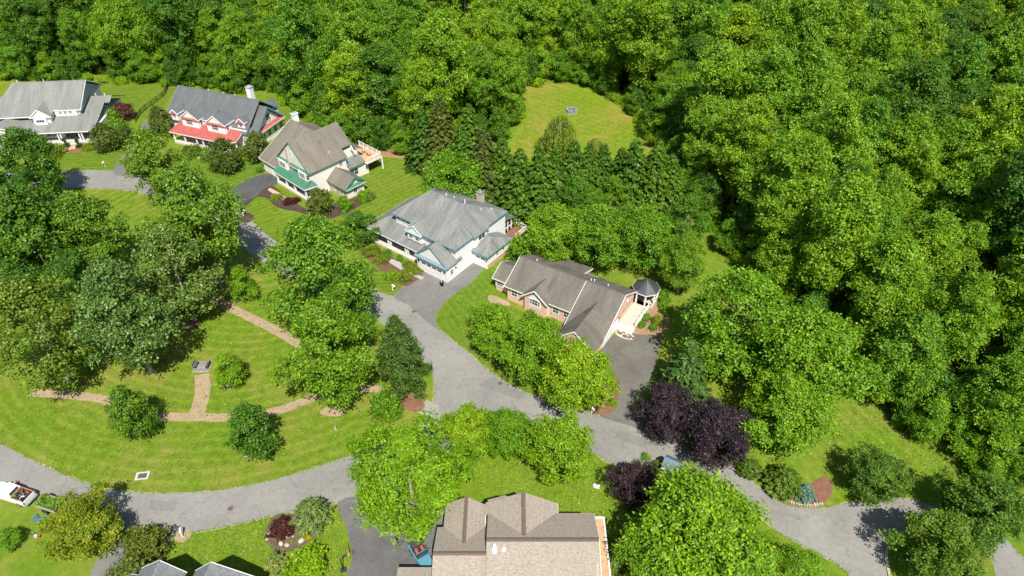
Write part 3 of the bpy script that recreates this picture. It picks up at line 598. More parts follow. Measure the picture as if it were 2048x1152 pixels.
# garage front gable
h.gable_fill('y', -4.3, -2.25, 3.2, 2.1, 4.7, 0.15, br_pink); h.walls([(-5.4, -4.3, 0, 0.9, -0.81, 2.2)], br_pink)
h.roof(gable_y(-5.75, -2.25, 1.3, -4.5, -0.9, 2.1, 5.1, 4.05), sh_char, (white, [((-5.75, -4.5, 2.1), (-2.25, -4.5, 5.1)), ((-2.25, -4.5, 5.1), (1.3, -4.5, 2.1))]), 'garage_gable_roof')
# front gable bay
h.walls([(-14.2, 0.75, 0, -10.2, 1.39, 3.15)], br_pink, 'bay_wall'); h.gable_fill('y', 0.77, -12.2, 2.1, 3.1, 5.0, 0.12, br_pink)
h.roof(gable_y(-14.7, -12.2, -9.7, 0.35, 1.3, 3.15, 5.25, 4.6), sh_char, (white, [((-14.7, .35, 3.15), (-12.2, .35, 5.25)), ((-12.2, .35, 5.25), (-9.7, .35, 3.15))]), 'bay_roof')
h.part('window_surround', B().prism([(-13.3, .71), (-11.1, .71), (-11.1, .755), (-13.3, .755)], 1.4, 3.3).add([(-13.3, .71, 3.3), (-11.1, .71, 3.3), (-12.2, .71, 4.1), (-13.3, .755, 3.3), (-11.1, .755, 3.3), (-12.2, .755, 4.1)], [(0, 1, 2), (3, 5, 4), (0, 2, 5, 3), (1, 4, 5, 2), (0, 3, 4, 1)]), white)
h.window((-12.2, 0.71, 2.5), 'f', 1.0, 1.2); h.window((-12.95, 0.71, 2.5), 'f', .35, 1.0, cols=1); h.window((-11.45, 0.71, 2.5), 'f', .35, 1.0, cols=1)
for x in (-16.6, -8.6, -6.6): h.window((x, 1.4, 2.0), 'f', 1.0, 1.3)
for x in (-14.5, -10.0): h.part('downspout', B().box(x - .06, 1.28, 0.1, x + .06, 1.4, 3.05), white)
# sun room
h.walls([(-21.2, 2.6, 0.9, -18.01, 7.6, 2.7)], white, 'sunroom_wall'); h.part('sunroom_base', B().box(-21.15, 2.65, 0, -18.01, 7.55, 0.9), br_pink)
h.roof(gable_x(-21.6, -17.9, 2.2, 5.1, 8.0, 2.75, 4.3), sh_char, (white, [((-21.6, 2.2, 2.75), (-18.4, 2.2, 2.75)), ((-21.6, 2.2, 2.75), (-21.6, 5.1, 4.3)), ((-21.6, 5.1, 4.3), (-21.6, 8, 2.75))]), 'sunroom_roof')
h.gable_fill('x', -21.2, 5.1, 2.4, 2.7, 4.0, .1, white)
h.window((-20.3, 2.6, 1.8), 'f', 1.1, 1.3, cols=3, rows=3); h.window((-18.9, 2.6, 1.8), 'f', 1.0, 1.3, cols=3, rows=3); h.window((-21.2, 4.0, 1.8), 'l', 1.6, 1.3, cols=3); h.window((-21.2, 6.2, 1.8), 'l', 1.6, 1.3, cols=3)
h.walls([(-13.0, 10.91, 0, -8.4, 13.2, 2.8)], br_pink, 'rear_wall'); h.roof([[(-13.4, 10.2, 3.95), (-8.0, 10.2, 3.95), (-8.0, 13.7, 2.8), (-13.4, 13.7, 2.8)]], sh_char, (white, [((-8.0, 10.2, 3.95), (-8.0, 13.7, 2.8))]), 'rear_roof')
for (x, y, z) in ((-15.5, 6.9, 5.75), (-5.2, 6.9, 5.9), (-4.8, 7.3, 5.7), (-2.4, 7.5, 5.55)): h.vent(x, y, z, .4)
# deck with steps, flagstones
h.part('deck', B().box(1.01, 5.75, 0.05, 3.75, 12.4, 0.8), plain('pale_deck', (0.52, 0.44, 0.36), 0.7, var=.08, scale=1.5))
for i in range(3): h.part('step', B().box(1.02, 5.75 - .34 * (i + 1), 0.03, 3.7, 5.75 - .34 * i - .004, 0.8 - .2 * (i + 1)), white)
h.railing([(3.7, 5.85), (3.7, 11.2)], 0.8, 0.95, 1.05)
gz_ = thing('gazebo', 'octagonal gazebo with dark metal roof and white posts beside brick house', 'gazebo', (13.75 + 2.1 * math.cos(R(-32)) - 13.4 * math.sin(R(-32)), 77.96 + 2.1 * math.sin(R(-32)) + 13.4 * math.cos(R(-32)), 0), R(-32))
oc = [(2.35 * math.cos(R(22.5 + 45 * i)), 2.35 * math.sin(R(22.5 + 45 * i))) for i in range(8)]
B().prism([(x * .93, y * .93) for x, y in oc], 0.02, 0.8).build('floor', MATS['pale_deck'], gz_)
rf = B()
for i in range(8): rf.slab([(*oc[i], 3.15), (*oc[(i + 1) % 8], 3.15), (0, 0, 4.75)], .1)
rfo = rf.build('roof', mt_dark, gz_)
for i in range(8):
    a, c = Vector((*oc[i], 3.17)), Vector((*oc[(i + 1) % 8], 3.17))
    for k in range(5):
        t = (k + .0) / 5; p = a.lerp(c, t); q = p.lerp(Vector((0, 0, 4.78)), .96 if k == 0 else 1 - abs(t - .5) * 1.5 + .0)
        B().bar(p, q, .045, .05).build('seam', mt_dark, rfo)
    B().bar(a - Vector((0, 0, .1)), c - Vector((0, 0, .1)), .06, .16).build('fascia', white, rfo)
    x, y = oc[i][0] * .88, oc[i][1] * .88
    B().box(x - .11, y - .11, .8, x + .11, y + .11, 3.08).build('post', white, gz_)
    x2, y2 = oc[(i + 1) % 8][0] * .88, oc[(i + 1) % 8][1] * .88
    if i not in (5, 6): B().bar((x, y, 1.7), (x2, y2, 1.7), .09, .07).bar((x, y, .95), (x2, y2, .95), .06).build('railing', white, gz_)
flag = thing('flagstone_landing', 'landing of dark flagstones with pale joints below the white deck steps', 'stones', (0, 0, 0)); flag.location = (13.75, 77.96, 0); flag.rotation_euler = (0, 0, R(-32))
B().prism([(0.9, 4.65), (3.9, 4.65), (4.6, 4.35), (4.5, 3.8), (3.9, 3.4), (2.8, 3.15), (1.8, 3.3), (.95, 3.9)], 0.03, 0.075).build('mortar_bed', plain('pale_mortar', (0.55, 0.46, 0.33), 0.9, var=.15), flag)
for cx, cy, rx, ry, sd_ in ((1.95, 3.95, .52, .36, 1), (2.95, 3.75, .5, .42, 2), (3.75, 4.15, .36, .3, 3), (3.7, 3.68, .3, .2, 4), (4.35, 4.05, .34, .34, 5), (1.4, 4.35, .26, .17, 6), (2.45, 4.42, .4, .16, 7), (1.3, 3.9, .16, .13, 8), (3.3, 4.4, .3, .14, 9)):
    rnd = random.Random(sd_); B().prism([(cx + rx * math.cos(a) * rnd.uniform(.85, 1.08), cy + ry * math.sin(a) * rnd.uniform(.85, 1.08)) for a in np.linspace(0, 5.5, 8)], .05, .11).build('flagstone', stone_dark, flag)

# ---- gable house with green metal porch
h = House('green_porch_house', 'cream gable house with taupe roof and green metal porch roof', (-43.19, 121.74, 0), -42)
h.walls([(-8.4, 0.6, 0, 2.2, 9.8, 6.0), (-8.4, 9.79, 0, 0.6, 12.4, 6.6), (0.61, 9.81, 0, 2.3, 14.0, 3.1)], sd_cream)
h.gable_fill('y', 0.6, -3.1, 5.35, 6.0, 11.0, 0.15, sd_cream); h.gable_fill('y', 12.25, -3.1, 5.35, 6.0, 11.0, 0.14, sd_cream)
zr = 11.2; sp_ = (zr - 6.0) / 5.7
h.roof([[(-8.8, 0.4, 6.0), (-3.1, 0.4, zr), (-3.1, 12.6, zr), (-8.8, 12.6, 6.0)], [(2.6, 0.4, 6.0), (2.6, 10.0, 6.0), (1.0, 10.0, 6.0 + 1.6 * sp_), (1.0, 12.6, 6.0 + 1.6 * sp_), (-3.1, 12.6, zr), (-3.1, 0.4, zr)]], sh_taupe,
       (tr_green, [((-8.8, 0.4, 6.0), (-3.1, 0.4, zr)), ((-3.1, 0.4, zr), (2.6, 0.4, 6.0)), ((2.6, 0.4, 6.0), (2.6, 10, 6.0)), ((1.0, 10, 6 + 1.6 * sp_), (1.0, 12.6, 6 + 1.6 * sp_))]), tw=.17)
for x0, x1 in ((-8.75, -4.9), (-4.0, 2.55)):
    q = [(x0, 0.1, 5.85), (x1, 0.1, 5.85), (x1, 0.6, 6.2), (x0, 0.6, 6.2)]
    o = h.roof([q], mt_green, (white, [(q[0], q[1])]), 'pent_roof', tw=.12); h.seams(q, 8, mt_green, o)
q = [(-8.8, -1.25, 3.0), (2.45, -1.25, 3.0), (2.45, 0.6, 4.25), (-8.8, 0.6, 4.25)]
o = h.roof([q, [(2.45, -1.25, 3.0), (3.1, 1.7, 3.0), (2.2, 1.0, 4.25), (2.2, 0.6, 4.25)]], mt_green, (white, [(q[0], q[1]), (q[1], (3.1, 1.7, 3.0)), (q[0], q[3])]), 'porch_roof'); h.seams(q, 22, mt_green, o)
h.part('porch_floor', B().box(-8.6, -1.05, 0, 2.3, 0.59, 0.4), concrete)
for x in (-8.3, -4.9, -1.9, 2.0): h.column(x, -0.85, 0.4, 2.95, .3)
h.walls([(-7.9, -0.02, 4.0, -5.0, 0.59, 5.9), (-0.9, 0.05, 4.0, 1.9, 0.59, 5.9)], sd_cream, 'bay_wall')
h.part('corner_board', B().box(-4.95, 0.45, 4.2, -4.55, .6, 10.2), plain('tan_trim', (0.5, .36, .26), .6, var=.05))
h.window((-6.4, -0.02, 5.0), 'f', 2.0, 1.2, cols=4, rows=2); h.window((0.5, 0.05, 5.0), 'f', 1.8, 1.2, cols=4, rows=2); h.window((-2.6, 0.6, 5.0), 'f', 1.3, .9)
h.window((-3.1, 0.6, 8.2), 'f', .28, 1.2, cols=1); h.window((1.9, 0.35, 5.0), 'r', .5, 1.2, cols=1)
h.window((-6.2, 0.6, 1.7), 'f', 2.0, 1.6, cols=3); h.window((0.2, 0.6, 1.7), 'f', 2.0, 1.6, cols=3); h.part('front_door', B().box(-3.6, .5, .42, -2.6, .59, 2.5), brown_wood)
h.window((2.2, 8.4, 5.0), 'r', .8, .9); h.window((2.3, 11.3, 1.7), 'r', 2.0, 1.5, cols=2)
# garage wing
h.walls([(-15.6, 0.3, 0, -8.41, 15.0, 3.2)], sd_cream, 'garage_wall'); h.gable_fill('x', -15.6, 8.4, 7.2, 3.1, 7.9, .12, sd_cream)
h.roof(gable_x(-16.1, -4.0, -0.2, 9.3, 15.6, 3.0, 8.7, 4.9), sh_taupe, (white, [((-16.1, -.2, 3.0), (-8.8, -.2, 3.0)), ((-16.1, -.2, 3.0), (-16.1, 9.3, 8.7)), ((-16.1, 9.3, 8.7), (-16.1, 15.6, 4.9))]), 'garage_roof')
h.garage_door(-15.0, -12.4, 0.3, 2.2); h.garage_door(-11.8, -9.2, 0.3, 2.2)
h.part('chimney', B().box(-15.9, 9.5, 3, -14.9, 10.7, 9.9).box(-16.0, 9.4, 9.9, -14.8, 10.8, 10.05), sd_white); h.part('chimney_cap', B().box(-15.85, 9.55, 10.05, -14.95, 10.65, 10.12), plain('blue_cap', (.3, .34, .45), .5))
# sun room wing
h.walls([(2.21, 4.8, .3, 8.0, 9.3, 2.75)], sd_cream, 'wing_wall'); h.part('stone_facing', B().box(2.25, 4.72, .0, 8.06, 4.8, 2.7), st_veneer); h.part('foundation', B().box(2.3, 4.85, 0, 8.05, 9.25, .3), br_tan)
h.roof(gable_x(2.2, 8.5, 4.3, 7.05, 9.8, 2.75, 4.75), sh_taupe, (tr_green, [((8.5, 4.3, 2.75), (8.5, 7.05, 4.75)), ((8.5, 7.05, 4.75), (8.5, 9.8, 2.75)), ((2.2, 4.3, 2.75), (8.5, 4.3, 2.75))]), 'wing_roof')
h.gable_fill('x', 7.9, 7.05, 2.3, 2.7, 4.55, .12, sd_cream)
q = [(8.6, 4.5, 2.65), (8.6, 9.6, 2.65), (8.02, 9.6, 3.1), (8.02, 4.5, 3.1)]
o = h.roof([q], mt_green, (white, [(q[0], q[1])]), 'pent_roof', tw=.1); h.seams(q, 6, mt_green, o)
h.window((8.0, 7.05, 1.6), 'r', .8, 1.3); h.window((4.0, 4.72, 1.6), 'f', .7, 1.4); h.window((6.6, 4.72, 1.6), 'f', .7, 1.4)
# shed roof with skylights, deck behind
sr = h.roof([[(0.5, 9.9, 4.5), (2.75, 9.9, 3.2), (2.75, 14.2, 3.2), (0.5, 14.2, 4.5)]], sh_taupe, (tr_green, [((2.75, 9.9, 3.2), (2.75, 14.2, 3.2))]), 'shed_roof')
for y in (10.6, 12.4): h.part('skylight', B().slab([(1.1, y, 4.28), (2.1, y, 3.7), (2.1, y + .75, 3.7), (1.1, y + .75, 4.28)], .12), plain('skylight_glass', (.12, .2, .26), .1, var=.02, spec=.8), sr)
h.part('rear_wing_wall', B().box(-4.5, 12.41, 0, .6, 14.0, 5.4), sd_cream); h.roof([[(-4.8, 12.3, 7.0), (1.0, 12.3, 7.0), (1.0, 15.2, 5.4), (-4.8, 15.2, 5.4)]], sh_taupe, (tr_green, [((1.0, 12.3, 7.0), (1.0, 15.2, 5.4))]), 'rear_roof')
h.part('lower_wall', B().box(-4.5, 14.01, 0, 2.4, 15.0, 2.8), sd_cream); h.window((2.4, 14.5, 1.5), 'r', .5, .9, cols=1, rows=2)
dk = h.part('deck', B().box(-4.4, 14.05, 2.82, 3.5, 18.2, 3.05), white)
for i in range(15): h.part('deck_board', B().box(-4.38, 14.2 + i * .265, 3.05, 3.48, 14.2 + i * .265 + .25, 3.085), plain('orange_boards', (0.56, 0.33, 0.2), .75, var=.15), dk)
for x, y in ((3.4, 18.1), (-.5, 18.1), (-4.3, 18.1)): h.part('deck_post', B().box(x - .12, y - .12, 0, x + .12, y + .12, 2.82), white)
h.railing([(3.4, 14.3), (3.4, 18.1), (-4.3, 18.1)], 3.085, .95, 1.6, .2)
h.vent(-0.8, 6.2, 9.2, .9, .13, steel, True); h.vent(.9, 7.0, 7.6, .3, .08)

# ---- long slate house with red metal porch
h = House('red_porch_house', 'long house with slate roof, dormers and red metal porch roof', (-63.72, 141.84, 0), -21)
h.walls([(-19.4, 1.0, 0, 3.2, 13.0, 4.6), (3.21, 4.6, 0, 4.4, 12.2, 4.3)], sd_white)
h.gable_fill('x', -19.4, 7.4, 5.8, 4.5, 8.9, .12, sd_white)
zr = 9.4; s_ = (zr - 4.3) / 6.6
m_ = h.roof(gable_x(-19.9, 3.5, 0.6, 7.4, 13.6, 4.1, zr, 4.6), sh_slate, (tr_blue, [((-19.9, .6, 4.1), (-19.9, 7.4, zr)), ((3.5, 7.4, zr), (3.5, 13.6, 4.6)), ((-19.9, .6, 4.1), (3.5, .6, 4.1))]))
h.ridge_cap((-19.9, 7.4, zr), (3.5, 7.4, zr), plain('ridge_cap_slate', (.14, .15, .155), .9), parent=m_)
# right gable end, lower ridge, blue trim, red pent
h.roof(gable_x(-2.0, 5.4, 1.4, 7.1, 12.8, 3.2, 8.2), sh_slate, (tr_blue, [((5.4, 1.4, 3.2), (5.4, 7.1, 8.2)), ((5.4, 7.1, 8.2), (5.4, 12.8, 3.2))]), 'wing_roof', tw=.4)
h.walls([(3.22, 1.9, 0, 4.6, 12.3, 3.2)], sd_white, 'wing_wall'); h.gable_fill('x', 4.6, 7.1, 5.1, 3.2, 7.7, .12, sd_white)
q = [(5.5, 3.4, 3.6), (5.5, 12.4, 3.6), (4.73, 12.4, 4.1), (4.73, 3.4, 4.1)]
o = h.roof([q], mt_red, (white, [(q[0], q[1])]), 'pent_roof'); h.seams(q, 12, mt_red, o)
h.window((4.72, 7.3, 5.5), 'r', 1.3, 1.5, cols=2); 
for y in (4.6, 6.8, 9.0, 11.2): h.window((4.6, y, 1.7), 'r', 1.1, 1.5)
# porch
q = [(-15.8, -3.1, 3.0), (-1.2, -3.1, 3.0), (-1.2, 1.0, 4.5), (-14.5, 1.0, 4.5)]
o = h.roof([q, [(-1.2, -3.1, 3.0), (2.0, -1.8, 3.0), (2.2, 1.0, 4.3), (-1.2, 1.0, 4.5)]], mt_red, (white, [(q[0], q[1]), (q[1], (2.0, -1.8, 3.0)), ((2.0, -1.8, 3.0), (2.2, 1.0, 4.3))]), 'porch_roof', tw=.2)
h.seams(q, 26, mt_red, o); h.seams([(-1.2, -3.1, 3.0), (2.0, -1.8, 3.0), (2.2, 1.0, 4.3), (-1.2, 1.0, 4.5)], 6, mt_red, o)
h.part('porch_floor', B().prism([(-15.4, -2.8), (-1.2, -2.8), (1.8, -1.5), (1.8, .99), (-15.4, .99)], 0, .4), concrete)
for x, y in ((-15.1, -2.6), (-12.0, -2.6), (-8.6, -2.6), (-6.8, -2.6), (-3.6, -2.6), (-1.2, -2.6), (1.6, -1.4)): h.column(x, y, .4, 2.95)
for x in (-13.6, -10.4, -3.0): h.window((x, 1.0, 1.7), 'f', 1.5, 1.6, cols=2)
h.part('front_door', B().box(-8.2, .9, .42, -7.1, .99, 2.5), tr_blue)
# wall dormers: (centre x, half width, front y, eave z, apex z, ridge run-in y, kind)
for cx, hw, fy, ze, za, yb in ((-16.3, 1.15, .25, 6.0, 6.95, 4.6), (-10.95, 2.6, -.75, 6.0, 7.9, 5.2), (-3.6, 2.75, -.85, 6.0, 8.0, 5.6), (1.6, 1.2, 1.5, 6.2, 7.2, 5.2)):
    big = hw > 2; z0 = 3.7 if big else 4.2
    h.walls([(cx - hw + .25, fy + .1, z0, cx + hw - .25, 3.6, ze)], sd_white, 'dormer_wall'); h.gable_fill('y', fy + .1, cx, hw - .25, ze, za - .22, .1, sd_white)
    h.roof(gable_y(cx - hw, cx, cx + hw, fy - .05, 3.1, ze - .03, za, yb), sh_slate, (white, [((cx - hw, fy - .05, ze - .03), (cx, fy - .05, za)), ((cx, fy - .05, za), (cx + hw, fy - .05, ze - .03)), ((cx + hw, fy - .05, ze), (cx + hw, 2.6, ze))]), 'dormer_roof')
    q = [(cx - hw + .1, fy - .2, ze - .12), (cx + hw - .1, fy - .2, ze - .12), (cx + hw - .1, fy + .08, ze + .22), (cx - hw + .1, fy + .08, ze + .22)]
    if not big: q = [(q[0][0] + .15, *q[0][1:]), (q[1][0] - .15, *q[1][1:]), (cx, fy + .06, za - .2), (cx, fy + .05, za - .2)]
    h.roof([q], mt_red, None, 'pent_roof', t=.08)
    if big:
        h.window((cx - .2, fy + .1, 5.1), 'f', 1.7, 1.2, cols=4); h.window((cx + hw - .25, fy + 1.0, 5.1), 'r', .6, 1.2, cols=1)
    else: h.window((cx, fy + .1, ze - .65), 'f', .7, .9)
h.walls([(-8.6, .7, 4.0, -6.2, 3.6, 5.7)], sd_white, 'link_wall'); h.roof([[(-8.8, .4, 5.75), (-6.0, .4, 5.75), (-6.0, 4.5, 7.1), (-8.8, 4.5, 7.1)]], sh_slate, (white, [((-8.6, .4, 5.75), (-6.2, .4, 5.75))]), 'link_roof'); h.window((-7.4, .7, 5.0), 'f', 1.0, .8)
h.part('chimney', B().box(-2.8, 10.6, 5, -1.6, 11.8, 10.1), sd_white); h.part('chimney_cap', B().box(-2.9, 10.5, 10.1, -1.5, 11.9, 10.25), plain('grey_cap', (.35, .37, .42), .5))
h.roof(gable_y(-.2, 1.2, 2.6, 11.0, 14.4, 5.4, 6.8), sh_slate, (tr_blue, [((2.6, 11, 5.4), (2.6, 14.4, 5.4))]), 'rear_gable_roof'); h.walls([(0, 12.9, 0, 2.4, 14.1, 5.4)], sd_white, 'rear_wall')
for x, y, z in ((-11.5, 8.0, 9.0), (-7.5, 8.2, 8.8), (-4.5, 8.6, 8.5)): h.vent(x, y, z, .5)
h.vent(-1.0, 5.6, 7.6, .3)

# ---- white house with pale grey roof
h = House('pale_grey_roof_house', 'white house with pale grey roof and paired porch columns by the woods', (-110.38, 144.03, 0), 6)
h.walls([(-9.4, 5.0, 0, 9.2, 18.0, 5.8), (9.21, 3.2, 0, 13.6, 17.0, 3.2)], sd_cream)
ze = 5.9; zr = 10.2
m_ = h.roof([[(-10.4, 3.2, 5.5), (3.6, 3.2, 5.5), (3.6, 4.5, 6.194), (9.8, 4.5, 6.194), (9.8, 12.0, zr), (-6.8, 12.0, zr)], [(-10.4, 3.2, 5.5), (-6.8, 12.0, zr), (-10.4, 20.4, 5.6)], [(-10.4, 20.4, 5.6), (-6.8, 12.0, zr), (9.8, 12.0, zr), (9.8, 20.4, 5.6)]], sh_grey,
            (white, [((9.8, 4.5, 6.19), (9.8, 12.0, zr)), ((9.8, 12, zr), (9.8, 20.4, 5.6)), ((-10.4, 3.2, 5.5), (3.6, 3.2, 5.5)), ((3.6, 4.5, 6.19), (9.8, 4.5, 6.19))]))
for p, q in (((-6.8, 12, zr), (9.8, 12, zr)), ((-6.8, 12, zr), (-10.4, 3.2, 5.5))): h.ridge_cap(p, q, plain('ridge_cap_pale', (.26, .265, .25), .9, var=.15), parent=m_)
h.gable_fill('x', 9.1, 11.6, 7.4, 5.8, 9.8, .12, plain('blue_grey_wall', (.34, .4, .42), .6, var=.08))
# lower roof: porch front + right wing
h.roof([[(-0.3, -0.6, 3.1), (13.2, -0.6, 3.1), (13.2, 11.6, 6.3), (8.4, 11.6, 6.3), (8.4, 6.0, 5.2), (-5.0, 6.0, 5.2), (-5.0, 3.0, 4.2)], [(13.2, 11.6, 6.3), (14.4, 11.6, 6.3), (14.4, 9.2, 5.6), (13.2, 9.2, 5.6)], [(8.4, 11.6, 6.3), (14.4, 11.6, 6.3), (14.4, 18.5, 3.2), (8.4, 18.5, 3.2)]], sh_grey,
       (white, [((-0.3, -.6, 3.1), (13.2, -.6, 3.1)), ((13.2, -.6, 3.1), (13.2, 9.2, 5.6)), ((14.4, 9.2, 5.6), (14.4, 11.6, 6.3))]), 'porch_roof')
h.part('porch_floor', B().box(0, -.5, 0, 13.0, 3.19, .45), concrete); h.part('step', B().box(6.6, -1.1, 0, 9.2, -.51, .25), concrete)
for x in (.3, .75, 4.9, 5.5, 9.6, 10.2): h.column(x, -.2, .45, 3.0)
h.part('porch_wall', B().box(.2, 2.0, 0, 5.2, 3.2, 3.0), sd_white); h.part('porch_rear_wall', B().box(5.21, 3.0, 0, 13.0, 3.19, 4.0), plain('slate_wall', (.12, .16, .18), .7, var=.1))
h.window((2.6, 2.0, 1.75), 'f', 2.6, 1.5, cols=3, rows=1); h.window((8.6, 3.0, 1.8), 'f', 1.6, 1.5, cols=2, rows=2); h.window((6.4, 3.0, 1.6), 'f', .8, 1.8, cols=1, rows=1)
# front gable bay and dormer band
h.walls([(-.6, 2.6, 4.0, 3.3, 5.2, 5.7)], sd_cream, 'bay_wall'); h.gable_fill('y', 2.62, 1.2, 2.0, 5.6, 7.1, .1, sd_cream)
h.roof(gable_y(-1.2, 1.2, 3.7, 2.45, 4.4, 5.55, 7.45, 7.2), sh_grey, (white, [((-1.2, 2.45, 5.55), (1.2, 2.45, 7.45)), ((1.2, 2.45, 7.45), (3.7, 2.45, 5.55))]), 'bay_roof')
h.roof([[(-1.1, 2.25, 5.45), (3.6, 2.25, 5.45), (3.6, 2.6, 5.65), (-1.1, 2.6, 5.65)]], tr_grey, None, 'pent_roof', t=.08)
h.walls([(-.1, 2.05, 3.9, 2.6, 2.59, 5.3)], white, 'bay_window_wall'); h.window((1.25, 2.05, 4.8), 'f', 1.7, .6, cols=3, rows=1)
h.walls([(3.7, 4.6, 4.2, 8.6, 6.5, 6.1)], white, 'dormer_wall')
for x in (5.0, 6.1, 7.2): h.window((x, 4.6, 5.55), 'f', .65, .6, cols=2, rows=2)
# left garage wing gable
h.walls([(-12.6, -1.2, 0, -.3, 4.19, 3.0)], sd_cream, 'garage_wall'); h.gable_fill('y', -1.2, -6.4, 6.0, 3.0, 5.0, .12, sd_cream)
h.roof(gable_y(-13.0, -6.4, .2, -1.6, 4.4, 2.95, 5.3, 6.5), sh_grey, (white, [((-13, -1.6, 2.95), (-6.4, -1.6, 5.3)), ((-6.4, -1.6, 5.3), (.2, -1.6, 2.95))]), 'garage_roof')
h.garage_door(-11.6, -6.8, -1.2, 2.2); h.garage_door(-5.9, -1.2, -1.2, 2.2)
h.walls([(-14.5, 12.0, 0, -9.41, 18.0, 4.4)], sd_cream, 'rear_wall'); h.roof([[(-14.9, 11.6, 4.3), (-10, 11.6, 5.6), (-10, 18.4, 5.6), (-14.9, 18.4, 4.3)]], sh_grey, (white, [((-14.9, 11.6, 4.3), (-14.9, 18.4, 4.3))]), 'rear_roof')
for x, y, z in ((-5.9, 12.4, 9.9), (0, 12.6, 9.8), (10.6, 12.2, 6.0), (12.6, 12.3, 5.9)): h.vent(x, y, z, .7, .1)

# ---- brown shingle house in the foreground
h = House('brown_shingle_house', 'house with brown blended shingle roof and three front gables beside dark driveway', (1.31, 44.04, 0), 0)
h.walls([(-3.9, -12.0, 0, 7.9, -0.4, 5.7), (-9.6, -11.2, 0, -3.91, -1.6, 5.2), (-3.7, -0.4, 0, 3.5, 1.1, 5.7), (-9.0, -1.61, 0, -4.6, 1.3, 5.0)], sd_tan)
m_ = h.roof(gable_x(-4.1, 8.2, -12.4, -4.65, -0.2, 4.75, 8.2, 6.15), sh_brown, (white, [((4.1, -.2, 6.15), (8.2, -.2, 6.15)), ((8.2, -12.4, 4.75), (8.2, -4.65, 8.2)), ((8.2, -4.65, 8.2), (8.2, -.2, 6.15))]), tw=.14)
h.gable_fill('x', 7.8, -5.4, 5.5, 5.6, 7.8, .1, sd_tan)
h.ridge_cap((-4.1, -4.65, 8.2), (8.2, -4.65, 8.2), cap_brown, .5, m_)
g1 = h.roof([[(-4.35, 1.3, 6.0), (0, 1.45, 7.9), (0, -4.0, 7.9), (-4.35, -.2, 6.0)], [(4.05, 1.2, 6.0), (4.05, -.3, 6.0), (0, -4.0, 7.9), (0, 1.45, 7.9)]], sh_brown, (white, [((-4.35, 1.3, 6.0), (-4.35, -.2, 6.0)), ((4.05, 1.2, 6.0), (4.05, -.2, 6.0))]), 'front_gable_roof', tw=.12)
h.gable_fill('y', .98, 0, 3.8, 5.7, 7.5, .1, sd_tan); h.ridge_cap((0, 1.45, 7.9), (0, -4.2, 7.9), cap_brown, .5, g1)
h.roof([[(-4.2, 2.0, 5.5), (-2.2, 2.0, 6.4), (-2.2, .6, 6.4), (-4.2, .6, 5.5)], [(-.3, 2.0, 5.5), (-.3, .6, 5.5), (-2.2, .6, 6.4), (-2.2, 2.0, 6.4)]], sh_brown, None, 'small_gable_roof'); h.walls([(-3.7, 1.11, 0, -.7, 1.7, 5.4)], sd_tan, 'bay_wall'); h.gable_fill('y', 1.6, -2.25, 1.6, 5.4, 6.2, .08, sd_tan)
g2 = h.roof(gable_x(-9.9, -4.13, -11.6, -5.75, -1.5, 4.9, 7.3, 5.4), sh_brown, (white, [((-9.9, -1.5, 5.4), (-8.9, -1.5, 5.4))]), 'wing_roof', tw=.12); h.ridge_cap((-9.9, -5.75, 7.3), (-4.13, -5.75, 7.3), cap_brown, .5, g2)
g3 = h.roof([[(-9.2, 1.6, 5.2), (-6.65, 1.7, 6.6), (-6.65, -4.1, 6.6), (-9.2, -1.4, 5.3)], [(-4.4, 1.4, 5.35), (-4.4, -1.4, 5.35), (-6.65, -4.1, 6.6), (-6.65, 1.7, 6.6)]], sh_brown, None, 'wing_gable_roof'); h.gable_fill('y', 1.2, -6.75, 2.1, 4.9, 6.2, .09, sd_tan)
h.ridge_cap((-6.65, 1.7, 6.6), (-6.65, -4.2, 6.6), cap_brown, .45, g3)
h.part('gutter', B().box(-4.4, -3.6, 5.25, -4.34, 1.2, 5.38), white)
h.vent(-3.2, -5.5, 7.85, .5, .12, white, True); h.vent(-2.2, -5.5, 7.85, .3, .08, white)
for x, y, s_ in ((-3.2, -5.55, .4), (-2.2, -5.55, .26)): h.part('vent_flashing', B().slab([(x - s_ * .6, y - s_, 7.84 - s_ * .445), (x + s_ * .6, y - s_, 7.84 - s_ * .445), (x + s_ * .6, y + .1, 7.88), (x - s_ * .6, y + .1, 7.88)], .04), white)
h.roof([[(-14.2, -10.5, 4.2), (-9.91, -10.5, 4.2), (-9.91, -5.2, 3.2), (-14.2, -5.2, 3.2)]], sh_brown, (white, [((-14.2, -5.2, 3.2), (-9.95, -5.2, 3.2))]), 'garage_roof', tw=.14); h.walls([(-13.8, -10.5, 0, -9.92, -5.5, 3.1)], sd_tan, 'garage_wall')
# side deck of broad tan boards
dk = h.part('side_deck', B().box(8.0, -12.5, 2.55, 9.75, 1.25, 2.8), white)
for i in range(18):
    y = 1.15 - i * .76; h.part('deck_board', B().box(8.02, y - .74, 2.8, 9.66, y, 2.84 + .004 * (i % 3)), tan_wood, dk)
h.part('deck_rim', B().box(9.66, -12.5, 2.62, 9.82, 1.3, 2.95), white, dk); h.part('deck_rim', B().box(8.0, 1.2, 2.62, 9.65, 1.34, 2.95), white, dk)
for y in (1.1, -2.5, -6, -9.5): h.part('deck_post', B().box(9.5, y - .12, 0, 9.72, y + .1, 2.55), white)

